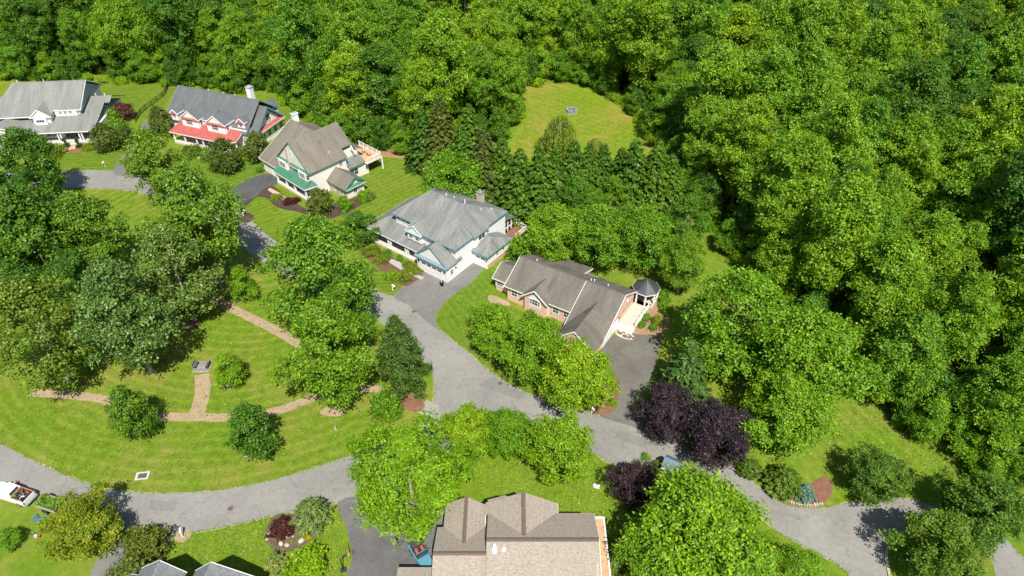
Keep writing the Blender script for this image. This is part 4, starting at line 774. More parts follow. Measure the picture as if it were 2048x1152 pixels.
# ---- pewter roof house at the lower edge
h = House('pewter_roof_house', 'house with blue-grey pewter shingle roof whose gables shade the lawn', (-32.5, 36.0, 0), -6)
h.walls([(-9.0, -9, 0, 4.4, -.3, 4.8), (-1.9, -.31, 0, 4.0, .8, 4.8), (-8.2, -.3, 0, -3.6, .6, 4.8), (4.41, -8, 0, 8.4, 1.3, 2.9)], sd_tan)
h.roof(gable_x(-9.4, 4.8, -9.4, -4.6, .2, 4.9, 7.8), sh_pewter, (white, [((-9.4, .2, 4.9), (4.8, .2, 4.9))]))
h.roof([[(-2.3, 1.2, 5.2), (0.1, 1.2, 7.5), (0.1, -4.2, 7.5), (-2.3, .1, 5.2)], [(4.8, 1.2, 5.0), (4.8, 0, 5.0), (.1, -4.2, 7.5), (.1, 1.2, 7.5)]], sh_pewter, (white, [((-2.3, 1.2, 5.2), (.1, 1.2, 7.5)), ((.1, 1.2, 7.5), (4.8, 1.2, 5.0))]), 'gable_roof'); h.gable_fill('y', .75, 1.1, 3.0, 4.8, 6.6, .1, sd_tan)
h.roof([[(-8.4, .9, 5.1), (-5.6, .9, 7.3), (-5.6, -4.0, 7.3), (-8.4, 0, 5.1)], [(-3.2, .9, 5.2), (-3.2, 0, 5.2), (-5.6, -4, 7.3), (-5.6, .9, 7.3)]], sh_pewter, (white, [((-8.4, .9, 5.1), (-5.6, .9, 7.3)), ((-5.6, .9, 7.3), (-3.2, .9, 5.2))]), 'gable_roof'); h.gable_fill('y', .5, -5.7, 2.2, 4.8, 6.7, .1, sd_tan)
h.roof([[(4.85, 1.8, 3.1), (8.9, 1.8, 3.1), (8.9, -4, 5.0), (4.85, -4, 5.0)], [(4.85, -4, 5.0), (8.9, -4, 5.0), (8.9, -9, 3.2), (4.85, -9, 3.2)]], sh_pewter, (white, [((4.85, 1.8, 3.1), (8.9, 1.8, 3.1)), ((8.9, 1.8, 3.1), (8.9, -4, 5.0))]), 'garage_roof')

# ---- little garden house at the drive
h = House('garden_shed', 'small garden shed with blue-grey roof and stone walls beside the lane', (20.9, 53.4, 0), -31, 'shed')
h.walls([(-.85, -.75, 0, .95, .75, 2.2)], st_veneer); h.roof(gable_x(-1.15, 1.25, -1.15, 0, 1.15, 2.15, 3.1), plain('shed_roof', (.12, .17, .2), .7, var=.2, scale=2), (white, [((-1.15, -1.15, 2.15), (1.25, -1.15, 2.15))]))
h.gable_fill('x', -.85, 0, .72, 2.2, 2.95, .1, sd_cream); h.gable_fill('x', .85, 0, .72, 2.2, 2.95, .1, sd_cream); h.window((-.2, -.75, 1.4), 'f', .5, .5)

# ------------------------------------------------------------------ vegetation
def quads_mesh(name, P, T, Bt, mat):
    """leaf rhombs: centres P, half-axes T and Bt (all n x 3)"""
    n = len(P); V = np.empty((n, 4, 3), np.float32)
    V[:, 0] = P - T; V[:, 1] = P + Bt - T * 0.12; V[:, 2] = P + T; V[:, 3] = P - Bt - T * 0.12
    me = bpy.data.meshes.new(name); me.vertices.add(n * 4); me.vertices.foreach_set('co', V.ravel())
    me.loops.add(n * 4); me.loops.foreach_set('vertex_index', np.arange(n * 4, dtype=np.int32))
    me.polygons.add(n); me.polygons.foreach_set('loop_start', np.arange(0, n * 4, 4, dtype=np.int32))
    me.update(calc_edges=True); me.materials.append(mat); return me
def unit(a): return a / np.maximum(np.linalg.norm(a, axis=1, keepdims=True), 1e-6)
def leaves_from(P, Nn, rng, size, rnd_n=0.6, long=1.5, T=None):
    n = len(P); Nn = unit(Nn + rng.normal(0, rnd_n, (n, 3)))
    t = rng.normal(0, 1, (n, 3)) if T is None else T + rng.normal(0, .35, (n, 3))
    t = unit(t - (t * Nn).sum(1, keepdims=True) * Nn); bt = np.cross(Nn, t)
    s = size * rng.uniform(0.6, 1.35, (n, 1)) * 0.5
    return P, t * s * math.sqrt(long), bt * s / math.sqrt(long)
PROF = {
    'round': lambda t: np.sqrt(np.clip(1 - (2 * t - 0.92) ** 2, 0.02, 1)),
    'oval': lambda t: np.clip(np.sin(np.pi * np.clip(t, 0, 1) ** 0.8), 0.03, 1) ** 0.65,
    'vase': lambda t: np.clip(np.sin(np.pi * np.clip(t, 0, 1) ** 1.35), 0.03, 1) ** 0.6,
    'cone': lambda t: np.clip((1 - t) ** 0.62 * np.minimum(1, t / 0.1 + 0.45), 0.03, 1),
}
def broadleaf(name, seed, D, H, zb, shape, ncl, clr, nleaf, leaf, mat, flat=0.75, tr_mat=None, airy=0.0, limbs=9, rnd_n=0.5, trunk_r=None, up=0.35):
    if leaf > 0.2: nleaf, leaf = int(nleaf * 1.7), leaf * 0.72      # finer foliage on the trees
    rng = np.random.default_rng(seed); Rr = D / 2; hc = H - zb
    # clusters of leaves held at the limb ends, mostly on the outside of the crown
    t = rng.uniform(0.02, 1.0, ncl); th = np.arange(ncl) * 2.39996 + rng.uniform(-.5, .5, ncl)
    lob = 1 + 0.14 * np.sin(3 * th + seed) + 0.1 * np.sin(5 * th + 2 * seed + 4 * t) + rng.normal(0, .06, ncl)
    pr = PROF[shape](t); rad = np.where(rng.random(ncl) < 0.72, rng.uniform(0.8, 1.0, ncl), rng.uniform(0.25, 0.8, ncl))
    cr = clr * rng.uniform(0.5, 1.5, ncl)
    if shape == 'cone': cr *= 0.35 + 0.65 * pr
    rr = np.maximum(pr * Rr * lob * rad - cr * 0.55, 0.05)
    C = np.stack([rr * np.cos(th), rr * np.sin(th), zb + t * hc - cr * 0.3], 1)
    # leafy sprays around each limb end, each spray a small tilted fan of leaves
    per = 11; w_ = cr ** 2; cnt = np.maximum((nleaf / per * w_ / w_.sum()).astype(int), 4)
    idx = np.repeat(np.arange(ncl), cnt); n = len(idx)
    nv = unit(rng.normal(0, 1, (n, 3))); nv[:, 2] = np.where(nv[:, 2] < -0.4, -nv[:, 2], nv[:, 2])
    rl = rng.uniform(0.4, 1.12, (n, 1)) * cr[idx][:, None] * (1 + airy * rng.normal(0, .3, (n, 1)))
    S = C[idx] + nv * rl * np.array([1, 1, flat])
    out = unit(S - np.array([0, 0, zb + hc * .45]))
    sn_ = unit(nv * 0.55 + out * 0.35 + np.array([0, 0, up]) + rng.normal(0, rnd_n, (n, 3)))
    k = np.repeat(np.arange(n), per); m = len(k); spr = leaf * 1.25 * rng.uniform(.7, 1.3, (n, 1))
    off = rng.normal(0, 1, (m, 3)); off -= (off * sn_[k]).sum(1, keepdims=True) * sn_[k] * 0.8
    P = S[k] + off * spr[k]
    crown = quads_mesh(name + '_crown', *leaves_from(P, sn_[k], rng, leaf, .32), mat)
    # trunk and limbs
    r0 = trunk_r or max(0.08, H * 0.016); tb = B(); top = zb + hc * 0.55
    lean = rng.normal(0, .02 * H, 2)
    pts = [(0, 0, -0.05), (0, 0, .25), (lean[0] * .3, lean[1] * .3, zb * .7 + .3), (lean[0], lean[1], top), (lean[0] * 1.2, lean[1] * 1.2, zb + hc * .85)]
    tb.tube(pts, [r0 * 1.5, r0 * 1.1, r0 * .9, r0 * .5, r0 * .12], 8)
    order = np.argsort(-cr)[:limbs]
    for i in order:
        z0 = min(max(zb * .8, C[i][2] - np.hypot(*C[i][:2]) * .8 - .6), top); f = z0 / max(top, .1)
        a = Vector((lean[0] * f, lean[1] * f, z0)); e = Vector(C[i]); m = a.lerp(e, .5) + Vector((0, 0, .12 * (e - a).length))
        tb.tube([a, m, e], [r0 * .42, r0 * .28, r0 * .08], 5, False)
    return crown, tb.mesh(name + '_trunk', True), tr_mat or bark
def conifer(name, seed, D, H, zb, levels, per, leaf, mat, droop=0.25, pw=0.85, npb=26, spread=0.42, tilt=0.0):
    rng = np.random.default_rng(seed); Ps, Ns, Ts = [], [], []
    for k in range(levels):
        t = (k + rng.uniform(0, .6)) / levels; z = zb + (H - zb) * t
        Rk = D / 2 * ((1 - t) ** pw) * rng.uniform(.88, 1.08) + .12
        m = max(5, int(per * (1 - t * .6)))
        for j in range(m):
            a = 2 * math.pi * (j + rng.uniform(-.3, .3)) / m + k * 2.4; L = Rk * rng.uniform(.78, 1.1); q = max(8, int(npb * (L / (D / 2) + .25)))
            s = rng.uniform(.15, 1, q) ** .7; side = rng.uniform(-1, 1, q) * spread * L * (1.1 - s) * 1.1 + rng.normal(0, .03, q)
            d = np.array([math.cos(a), math.sin(a), 0]); o = np.array([-math.sin(a), math.cos(a), 0])
            zz = z + tilt * L * s - droop * L * s ** 1.6 + rng.normal(0, .07, q)
            P = d * (L * s)[:, None] + o * side[:, None]; P[:, 2] = zz
            Ps.append(P); Ns.append(np.tile([0, 0, 1.0], (q, 1)) + d * .35)
            Ts.append(d * 1.0 + o * np.sign(side)[:, None] * .55 - np.array([0, 0, droop * .6]))
    P, Nn, T = np.concatenate(Ps), np.concatenate(Ns), np.concatenate(Ts)
    crown = quads_mesh(name + '_crown', *leaves_from(P, Nn, rng, leaf, .4, 2.2, T), mat)
    r0 = max(.07, H * .014)
    return crown, B().tube([(0, 0, -.05), (0, 0, H * .5), (0, 0, H * .97)], [r0 * 1.3, r0 * .7, r0 * .08], 8).mesh(name + '_trunk', True), bark
def willow(name, seed, D, H, mat):
    rng = np.random.default_rng(seed); Ps, Ts = [], []
    tb = B().tube([(0, 0, -.05), (.1, 0, H * .4), (.2, .1, H * .75)], [.3, .22, .1], 8)
    for k in range(150):
        a = rng.uniform(0, 2 * math.pi); r = D / 2 * rng.uniform(0.1, 1); zt = H * (1 - .42 * (2 * r / D) ** 2) + rng.normal(0, .2)
        L = rng.uniform(.35, .9) * zt; q = int(L * 9); s = np.linspace(0, 1, q)
        P = np.stack([r * math.cos(a) * (1 + .1 * s) + rng.normal(0, .1, q), r * math.sin(a) * (1 + .1 * s) + rng.normal(0, .1, q), zt - L * s], 1)
        Ps.append(P); Ts.append(np.tile([0.1 * math.cos(a), .1 * math.sin(a), -1.0], (q, 1)))
    for k in range(9):
        a = k * .7; tb.tube([(.1, 0, H * .4), (D * .2 * math.cos(a), D * .2 * math.sin(a), H * .8), (D * .38 * math.cos(a), D * .38 * math.sin(a), H * .78)], [.12, .07, .02], 5, False)
    P, T = np.concatenate(Ps), np.concatenate(Ts); Nn = P.copy(); Nn[:, 2] = .8
    return quads_mesh(name + '_crown', *leaves_from(P, unit(Nn), rng, .3, .5, 2.6, T), mat), tb.mesh(name + '_trunk', True), bark

L_forest = leafm('leaf_forest', (0.042, 0.11, 0.005), (0.092, 0.2, 0.009), (0.175, 0.305, 0.018), .3)
L_shade = leafm('leaf_shade', (0.034, 0.095, 0.004), (0.075, 0.17, 0.008), (0.15, 0.262, 0.018), .28)
L_forest2 = leafm('leaf_forest_yellow', (0.055, 0.125, 0.004), (0.118, 0.225, 0.008), (0.21, 0.325, 0.016), .3)
L_forest3 = leafm('leaf_forest_dark', (0.022, 0.07, 0.004), (0.048, 0.122, 0.008), (0.1, 0.19, 0.015), .24)
L_maple = leafm('leaf_maple', (0.052, 0.13, 0.003), (0.11, 0.222, 0.005), (0.198, 0.308, 0.01), .29, (0.32, 0.25, 0.02), .06)
L_lime = leafm('leaf_lime', (0.085, 0.18, 0.004), (0.15, 0.27, 0.006), (0.23, 0.34, 0.015), .38)
L_oak = leafm('leaf_oak', (0.055, 0.12, 0.006), (0.105, 0.19, 0.01), (0.2, 0.285, 0.032), .3)
L_silver = leafm('leaf_silver', (0.03, 0.075, 0.01), (0.062, 0.125, 0.02), (0.13, 0.2, 0.06), .22, (0.32, 0.38, 0.22), .06)
L_olive = leafm('leaf_olive', (0.05, 0.1, 0.008), (0.095, 0.155, 0.012), (0.18, 0.235, 0.035), .3)
L_dark = leafm('leaf_dark', (0.018, 0.042, 0.01), (0.035, 0.068, 0.013), (0.06, 0.1, 0.02), .22)
L_holly = leafm('leaf_holly', (0.025, 0.06, 0.007), (0.05, 0.1, 0.012), (0.095, 0.155, 0.02), .18, (.15, .11, .03), .12)
L_elm = leafm('leaf_elm', (0.035, 0.085, 0.008), (0.075, 0.145, 0.012), (0.14, 0.215, 0.02), .25)
L_plum = leafm('leaf_plum', (0.016, 0.009, 0.012), (0.031, 0.017, 0.022), (0.062, 0.036, 0.043), .15)
L_jmaple = leafm('leaf_red_maple', (0.025, 0.007, 0.008), (0.045, 0.012, 0.013), (0.08, 0.024, 0.022), .2)
L_spruce = leafm('needle_spruce', (0.022, 0.06, 0.004), (0.05, 0.112, 0.008), (0.1, 0.18, 0.012), .2)
L_brownspruce = leafm('needle_spruce_browned', (0.022, 0.045, 0.007), (0.045, 0.075, 0.011), (0.085, 0.1, 0.02), .15, (.12, .07, .03), .05)
L_juniper = leafm('needle_blue', (0.06, 0.11, 0.075), (0.1, 0.165, 0.115), (0.16, 0.23, 0.17), .15)
L_yew = leafm('needle_yew', (0.025, 0.06, 0.004), (0.06, 0.11, 0.006), (0.11, 0.16, 0.01), .2)
L_pine = leafm('needle_pine', (0.06, 0.095, 0.02), (0.125, 0.165, 0.035), (0.22, 0.25, 0.06), .25)
L_willow = leafm('leaf_willow', (0.11, 0.16, 0.012), (0.19, 0.24, 0.025), (0.3, 0.33, 0.06), .4)
L_box = leafm('leaf_box', (0.055, 0.135, 0.005), (0.1, 0.21, 0.008), (0.16, 0.28, 0.014), .3)
L_gold = leafm('leaf_gold', (0.16, 0.17, 0.006), (0.26, 0.25, 0.01), (0.36, 0.32, 0.02), .3)

KIND = {}
def kind(k, D, protos): KIND[k] = (D, protos)
kind('forest', 11, [broadleaf('forest%d' % i, 10 + i, 11, 20 + i % 3, 3.5 + 2 * (i % 2), ('oval', 'round', 'vase')[i % 3], 115, 1.4, 20000, .36, (L_forest, L_forest2, L_forest3, L_forest2)[i % 4], airy=.2) for i in range(8)])
kind('maple', 8, [broadleaf('maple%d' % i, 40 + i, 8, 8.5, 1.6, 'round', 90, .85, 15000, .27, L_maple, airy=.1, up=.45) for i in range(3)])
kind('bronze', 8, [broadleaf('bronze', 47, 8, 8.0, 1.2, 'round', 100, .8, 15000, .26, leafm('leaf_bronze', (.05, .1, .006), (.1, .16, .008), (.165, .215, .012), .3, (.24, .13, .02), .12), airy=.15, up=.45)])
kind('lime', 13, [broadleaf('lime', 50, 13, 13.5, 3.0, 'round', 170, 1.0, 19000, .31, L_lime, airy=.4, tr_mat=bark_pale)])
kind('oak', 11, [broadleaf('oak%d' % i, 55 + i, 11, 16, 4, 'oval', 90, 1.2, 14000, .36, L_oak, airy=.35, tr_mat=bark_pale, limbs=16) for i in range(2)])
kind('shade', 12, [broadleaf('shade%d' % i, 60 + i, 12, 17, 3.2, 'oval', 105, 1.3, 17000, .36, L_shade, airy=.25, tr_mat=bark_pale, limbs=14) for i in range(2)])
kind('bright', 12, [broadleaf('bright%d' % i, 65 + i, 12, 14, 2.6, 'round', 105, 1.3, 17000, .36, leafm('leaf_bright%d' % i, (0.045, 0.12, 0.004), (0.098, 0.205, 0.007), (0.18, 0.305, 0.016), .29), airy=.25) for i in range(2)])
kind('silver', 10, [broadleaf('silver%d' % i, 70 + i, 10, 14, 2.5, 'oval', 90, 1.15, 14000, .33, L_silver, airy=.35, tr_mat=bark_pale) for i in range(2)])
kind('olive', 12, [broadleaf('olive', 75, 12, 14, 2.0, 'round', 90, 1.3, 13500, .33, L_olive, airy=.6, tr_mat=bark_pale, limbs=24)])
kind('dark', 10, [broadleaf('dark%d' % i, 80 + i, 10, 14, 2.5, 'oval', 90, 1.2, 14000, .36, L_forest3, airy=.15) for i in range(2)])
kind('young', 4.4, [broadleaf('young%d' % i, 85 + i, 4.4, 6.2, .7, 'oval', 60, .55, 6000, .22, L_forest3 if i else L_box, airy=.15, limbs=6) for i in range(2)])
kind('elm', 8, [broadleaf('elm%d' % i, 90 + i, 8, 7.5, 1.0, 'round', 120, .7, 16000, .24, L_elm, airy=.35, rnd_n=.8, up=.5) for i in range(2)])
kind('plum', 8, [broadleaf('plum%d' % i, 95 + i, 8, 7.5, .9, 'round', 120, .7, 15000, .24, L_plum, airy=.25, rnd_n=.6) for i in range(2)])
kind('holly', 8, [broadleaf('holly', 100, 8, 12.5, .5, 'cone', 150, .75, 17000, .25, L_holly, airy=.15)])
kind('spruce', 6.5, [conifer('spruce%d' % i, 105 + i, 7.6, 13, .4, 40, 14, .36, L_spruce, pw=.72, npb=44) for i in range(3)])
kind('spruce_brown', 6.5, [conifer('spruce_brown', 110, 7.6, 13, .4, 40, 14, .36, L_brownspruce, pw=.72, npb=44)])
kind('feathery', 7, [conifer('feathery', 112, 7, 9, .5, 22, 12, .45, leafm('needle_feathery', (.04, .075, .01), (.065, .12, .016), (.1, .16, .025), .2), droop=.12)])
kind('willow', 7, [willow('willow', 115, 7, 8.5, L_willow)])
kind('juniper', 3, [conifer('juniper', 118, 3, 2.4, .1, 12, 10, .28, L_juniper, droop=-.15, npb=30)])
kind('yew', 4, [conifer('yew', 119, 4, 2.6, .1, 14, 13, .3, L_yew, droop=-.25, npb=30, pw=.5)])
kind('pine', 4.5, [conifer('pine', 120, 4.5, 4.2, .3, 9, 8, .34, L_pine, droop=-.3, npb=26, pw=.6)])
kind('ball', 2, [broadleaf('ball%d' % i, 125 + i, 2, 1.75, .02, 'round', 60, .22, 4200, .1, L_box if i else leafm('leaf_yew_gold', (.08, .12, .006), (.13, .17, .008), (.19, .22, .012), .25), limbs=0, rnd_n=.4) for i in range(2)])
kind('shrub', 2.4, [broadleaf('shrub%d' % i, 130 + i, 2.4, 1.5, .02, 'round', 45, .32, 3400, .15, (L_box, L_lime)[i], limbs=0, airy=.3) for i in range(2)])
kind('low_hedge', 3.5, [broadleaf('low_hedge', 133, 3.5, 1.1, .02, 'round', 60, .35, 4500, .15, leafm('leaf_hedge', (.06, .1, .006), (.1, .15, .008), (.16, .2, .014), .25), limbs=0, airy=.2)])
kind('red_shrub', 2.2, [broadleaf('red_shrub', 135, 2.2, 1.0, .02, 'round', 45, .3, 3600, .13, L_jmaple, limbs=0, flat=.6)])
kind('dark_shrub', 3.5, [broadleaf('dark_shrub', 138, 3.5, 3.6, .1, 'round', 70, .42, 5500, .18, leafm('leaf_dark_shrub', (.032, .055, .008), (.065, .1, .012), (.115, .15, .02), .22, (.14, .09, .03), .06), limbs=4, airy=.2)])
kind('gold_shrub', 1.2, [broadleaf('gold_shrub', 140, 1.2, .7, .02, 'round', 25, .2, 1500, .1, L_gold, limbs=0)])
kind('cone_shrub', 1.2, [broadleaf('cone_shrub', 142, 1.2, 2.0, .02, 'cone', 40, .2, 2600, .1, L_dark, limbs=0)])
kind('red_maple', 4.5, [broadleaf('red_maple', 144, 4.5, 4.2, .5, 'round', 60, .5, 6000, .2, leafm('leaf_burgundy', (.04, .01, .015), (.08, .02, .025), (.13, .045, .045), .2), limbs=5)])
PICK = {}
PLACED = []
def plant(k, loc, D, label, cat, group=None, name=None, sz=1.0, rz=None, variant=None):
    D0, protos = KIND[k]; i = PICK.get(k, 0); PICK[k] = i + 1
    cr, tk, bm_ = protos[(i if variant is None else variant) % len(protos)]; s = D / D0
    o = thing(name or 'tree', label, cat, (loc[0], loc[1], 0.0), rz if rz is not None else (i * 2.3999) % 6.283, group, s)
    o.scale = (s, s, s * sz)
    if not tk.materials: tk.materials.append(bm_)
    shrub = cat in ('shrub', 'hedge', 'plant')
    link('foliage' if shrub else 'crown', cr, o); link('stem' if shrub else 'trunk', tk, o)
    PLACED.append((loc[0], loc[1], D / 2)); return o
def at_crown(u, v, wpx, k, sz=1.0):
    """place whose crown centre is seen at photo pixel (u, v) with width wpx"""
    D0, protos = KIND[k]; H0 = max(c.co.z for c in protos[0][0].vertices); D = 5.0; z = 0.0
    for _ in range(12):
        p = G(u, v, z); D = wpx / px_per_m(p); z = 0.56 * H0 * sz * D / D0
    return p, D
def T(k, u, v, wpx, label, cat='tree', group=None, name='tree', sz=1.0, variant=None):
    p, D = at_crown(u, v, wpx, k, sz); return plant(k, p, D, label, cat, group, name, sz, variant=variant)

# park trees
T('dark', 55, 470, 190, 'broad dark green park tree across the lane from the pale grey roof house', name='shade_tree')
T('dark', -20, 400, 170, 'dark leafy tree half hidden behind the broad dark green park tree', name='shade_tree')
T('dark', 55, 325, 125, 'loose green tree in front of the pale grey roof house', name='shade_tree')
T('oak', 172, 462, 155, 'pale green tree with light leaf tips above the park trees', name='shade_tree', variant=1, sz=.9)
T('oak', 308, 330, 125, 'yellow-green open-crowned tree over the lane bend before the red porch', name='oak_tree')
T('oak', 395, 440, 190, 'large yellow-green tree shading the road near the fresh black driveway', name='oak_tree')
T('silver', 350, 540, 165, 'grey-green silvery tree at the upper end of the woodchip path', name='silver_tree', variant=0)
T('silver', 245, 625, 190, 'tall dark tree with silver highlights in the middle of the park grove', name='silver_tree', sz=1.1)
T('olive', 70, 650, 230, 'sparse olive-brown tree over the start of the woodchip path', name='olive_tree')
T('dark', 150, 560, 110, 'dark green tree filling the grove behind the olive-brown tree', name='shade_tree')
T('dark', 10, 560, 120, 'dark green tree beside the olive-brown tree', name='shade_tree')
T('young', 481, 560, 58, 'small bright young tree in a mulch ring by the upper path', name='young_tree', variant=0)
T('young', 454, 733, 64, 'bright young tree beside the stone bench pad', name='young_tree', variant=0)
T('young', 256, 815, 98, 'dark green round tree on the woodchip path corner', name='young_tree', variant=1)
T('young', 497, 853, 108, 'dark green egg-shaped tree below the woodchip path', name='young_tree', variant=1)
T('shade', 648, 700, 185, 'tall leafy tree with pale trunk rising from a mulch ring in the park', name='shade_tree', sz=1.0)
T('shade', 635, 545, 230, 'big leafy tree overhanging the road opposite the hip roof house', name='shade_tree', sz=.9)
T('shade', 682, 628, 135, 'leafy tree filling the gap between the two tall pale-trunked trees', name='shade_tree', sz=.95)
T('holly', 796, 695, 125, 'dark conical holly tree at the road junction', name='holly_tree')
T('shrub', 770, 802, 62, 'glossy round bush beside the red mulch at the junction', 'shrub', name='shrub', sz=1.5, variant=0)
# around the houses
T('dark', 716, 452, 82, 'round dark tree at the corner of the blue-grey porch roof', name='yard_tree', sz=.62)
T('bright', 915, 352, 150, 'spreading light green tree right behind the chimney of the hip roof house', name='yard_tree', sz=.75)
for u, v, wd, lb in ((1112, 462, 120, 'bright green tree beside the rail fence behind the brick house'), (1195, 465, 125, 'pale-topped green tree behind the ridge of the brick house'), (1285, 470, 125, 'full green tree beside the gazebo lawn'), (1155, 405, 90, 'green tree in front of the spruce screen'), (1375, 440, 95, 'green tree at the wood edge above the gazebo lawn'), (1368, 522, 100, 'light green round tree on the lawn beyond the gazebo'), (1225, 395, 75, 'narrow green tree between the two spruce groups')):
    T('bright' if wd > 100 else 'shade', u, v, wd, lb, name='yard_tree', sz=1.0)
T('shrub', 1040, 492, 52, 'dense green bush by the deck of the hip roof house', 'shrub', name='shrub', sz=2.0, variant=0)
T('maple', 990, 650, 112, 'orange-tipped maple at the left end of the brick house front', name='maple_tree', sz=.95)
T('maple', 1068, 690, 145, 'orange-tipped maple before the front bay of the brick house', name='maple_tree', sz=.95)
T('maple', 1150, 745, 150, 'orange-tipped maple before the garage gable of the brick house', name='maple_tree', sz=1.0)
T('maple', 935, 850, 110, 'orange-tipped maple by the road, next to the big lime-green tree', name='maple_tree')
T('maple', 1015, 862, 105, 'orange-tipped maple between two others along the road', name='maple_tree')
T('maple', 1120, 890, 140, 'orange-tipped maple at the lawn corner facing the old driveway', name='maple_tree')
T('lime', 815, 943, 255, 'big lime-green tree over the road and the dark driveway', name='lime_tree')
T('bright', 1478, 640, 222, 'huge green tree at the turn of the old driveway', name='shade_tree', sz=1.0)
T('bright', 1620, 715, 215, 'huge green tree on the striped side lawn', name='shade_tree', sz=1.0)
T('bright', 1570, 820, 175, 'leafy green tree next to the purple plum trees', name='shade_tree', sz=.9)
T('feathery', 1375, 735, 130, 'feathery conifer between the old driveway and the purple plums', name='conifer_tree')
T('plum', 1335, 815, 128, 'purple plum tree at the mouth of the old driveway', name='plum_tree')
T('plum', 1437, 860, 150, 'purple plum tree beside the leafy green tree', name='plum_tree')
T('plum', 1268, 960, 100, 'purple plum tree next to the garden shed', name='plum_tree', sz=1.1)
T('bright', 1392, 1052, 262, 'large fresh green tree over the garden shed', name='shade_tree', sz=.85, variant=1)
T('bright', 1470, 1135, 190, 'fresh green tree by the lane beside the large one over the shed', name='shade_tree', sz=.85, variant=0)
T('shade', 1312, 1120, 170, 'deep green tree between the brown shingle house and the lane', name='shade_tree', sz=.7)
T('bright', 1600, 1140, 110, 'green tree on the kerb of the turning circle', name='shade_tree', sz=.7)
T('feathery', 1232, 1120, 60, 'light green conifer beside the tan side deck', name='conifer_tree', sz=.9)
T('elm', 1757, 945, 122, 'round dark elm on the lawn edge by the turning circle', name='elm_tree')
T('elm', 1975, 1015, 165, 'dark elm at the far end of the striped side lawn', name='elm_tree')
T('elm', 1888, 1095, 175, 'dark elm in the planted centre of the turning circle', name='elm_tree')
T('yew', 1570, 956, 76, 'dark spreading yew in the stone-edged bed', 'shrub', name='yew_bush')
T('juniper', 1612, 980, 45, 'blue-green juniper in the stone-edged bed', 'shrub', name='juniper_bush')
T('yew', 1500, 932, 50, 'small yew beside the lane past the purple plums', 'shrub', name='yew_bush')
T('bronze', 166, 1042, 150, 'bronze-tinged maple over the trailer of cuttings', name='maple_tree', sz=.8)
T('dark_shrub', 285, 1085, 82, 'rounded yellow-green shrub tree at the street end of the lower driveway', 'shrub', name='shrub', sz=.9)
T('dark_shrub', 268, 1145, 95, 'rounded shrub beside the pewter roof house driveway', 'shrub', name='shrub', sz=.8)
T('young', 12, 1075, 50, 'small young tree on the lawn behind the pickup', name='young_tree', sz=.7)
T('pine', 622, 1022, 88, 'wispy grey-green pine leaning over the road from the oval bed', name='pine_tree')
T('red_shrub', 562, 1052, 50, 'wine-red weeping maple in the oval bed', 'shrub', name='weeping_maple', sz=1.0)
T('pine', 548, 1122, 52, 'small golden-green conifer on the lawn by the pewter roof', 'tree', name='pine_tree', sz=.8)
T('shrub', 612, 1128, 80, 'bright green open shrub by the pewter garage roof', 'shrub', name='shrub', variant=1, sz=1.1)
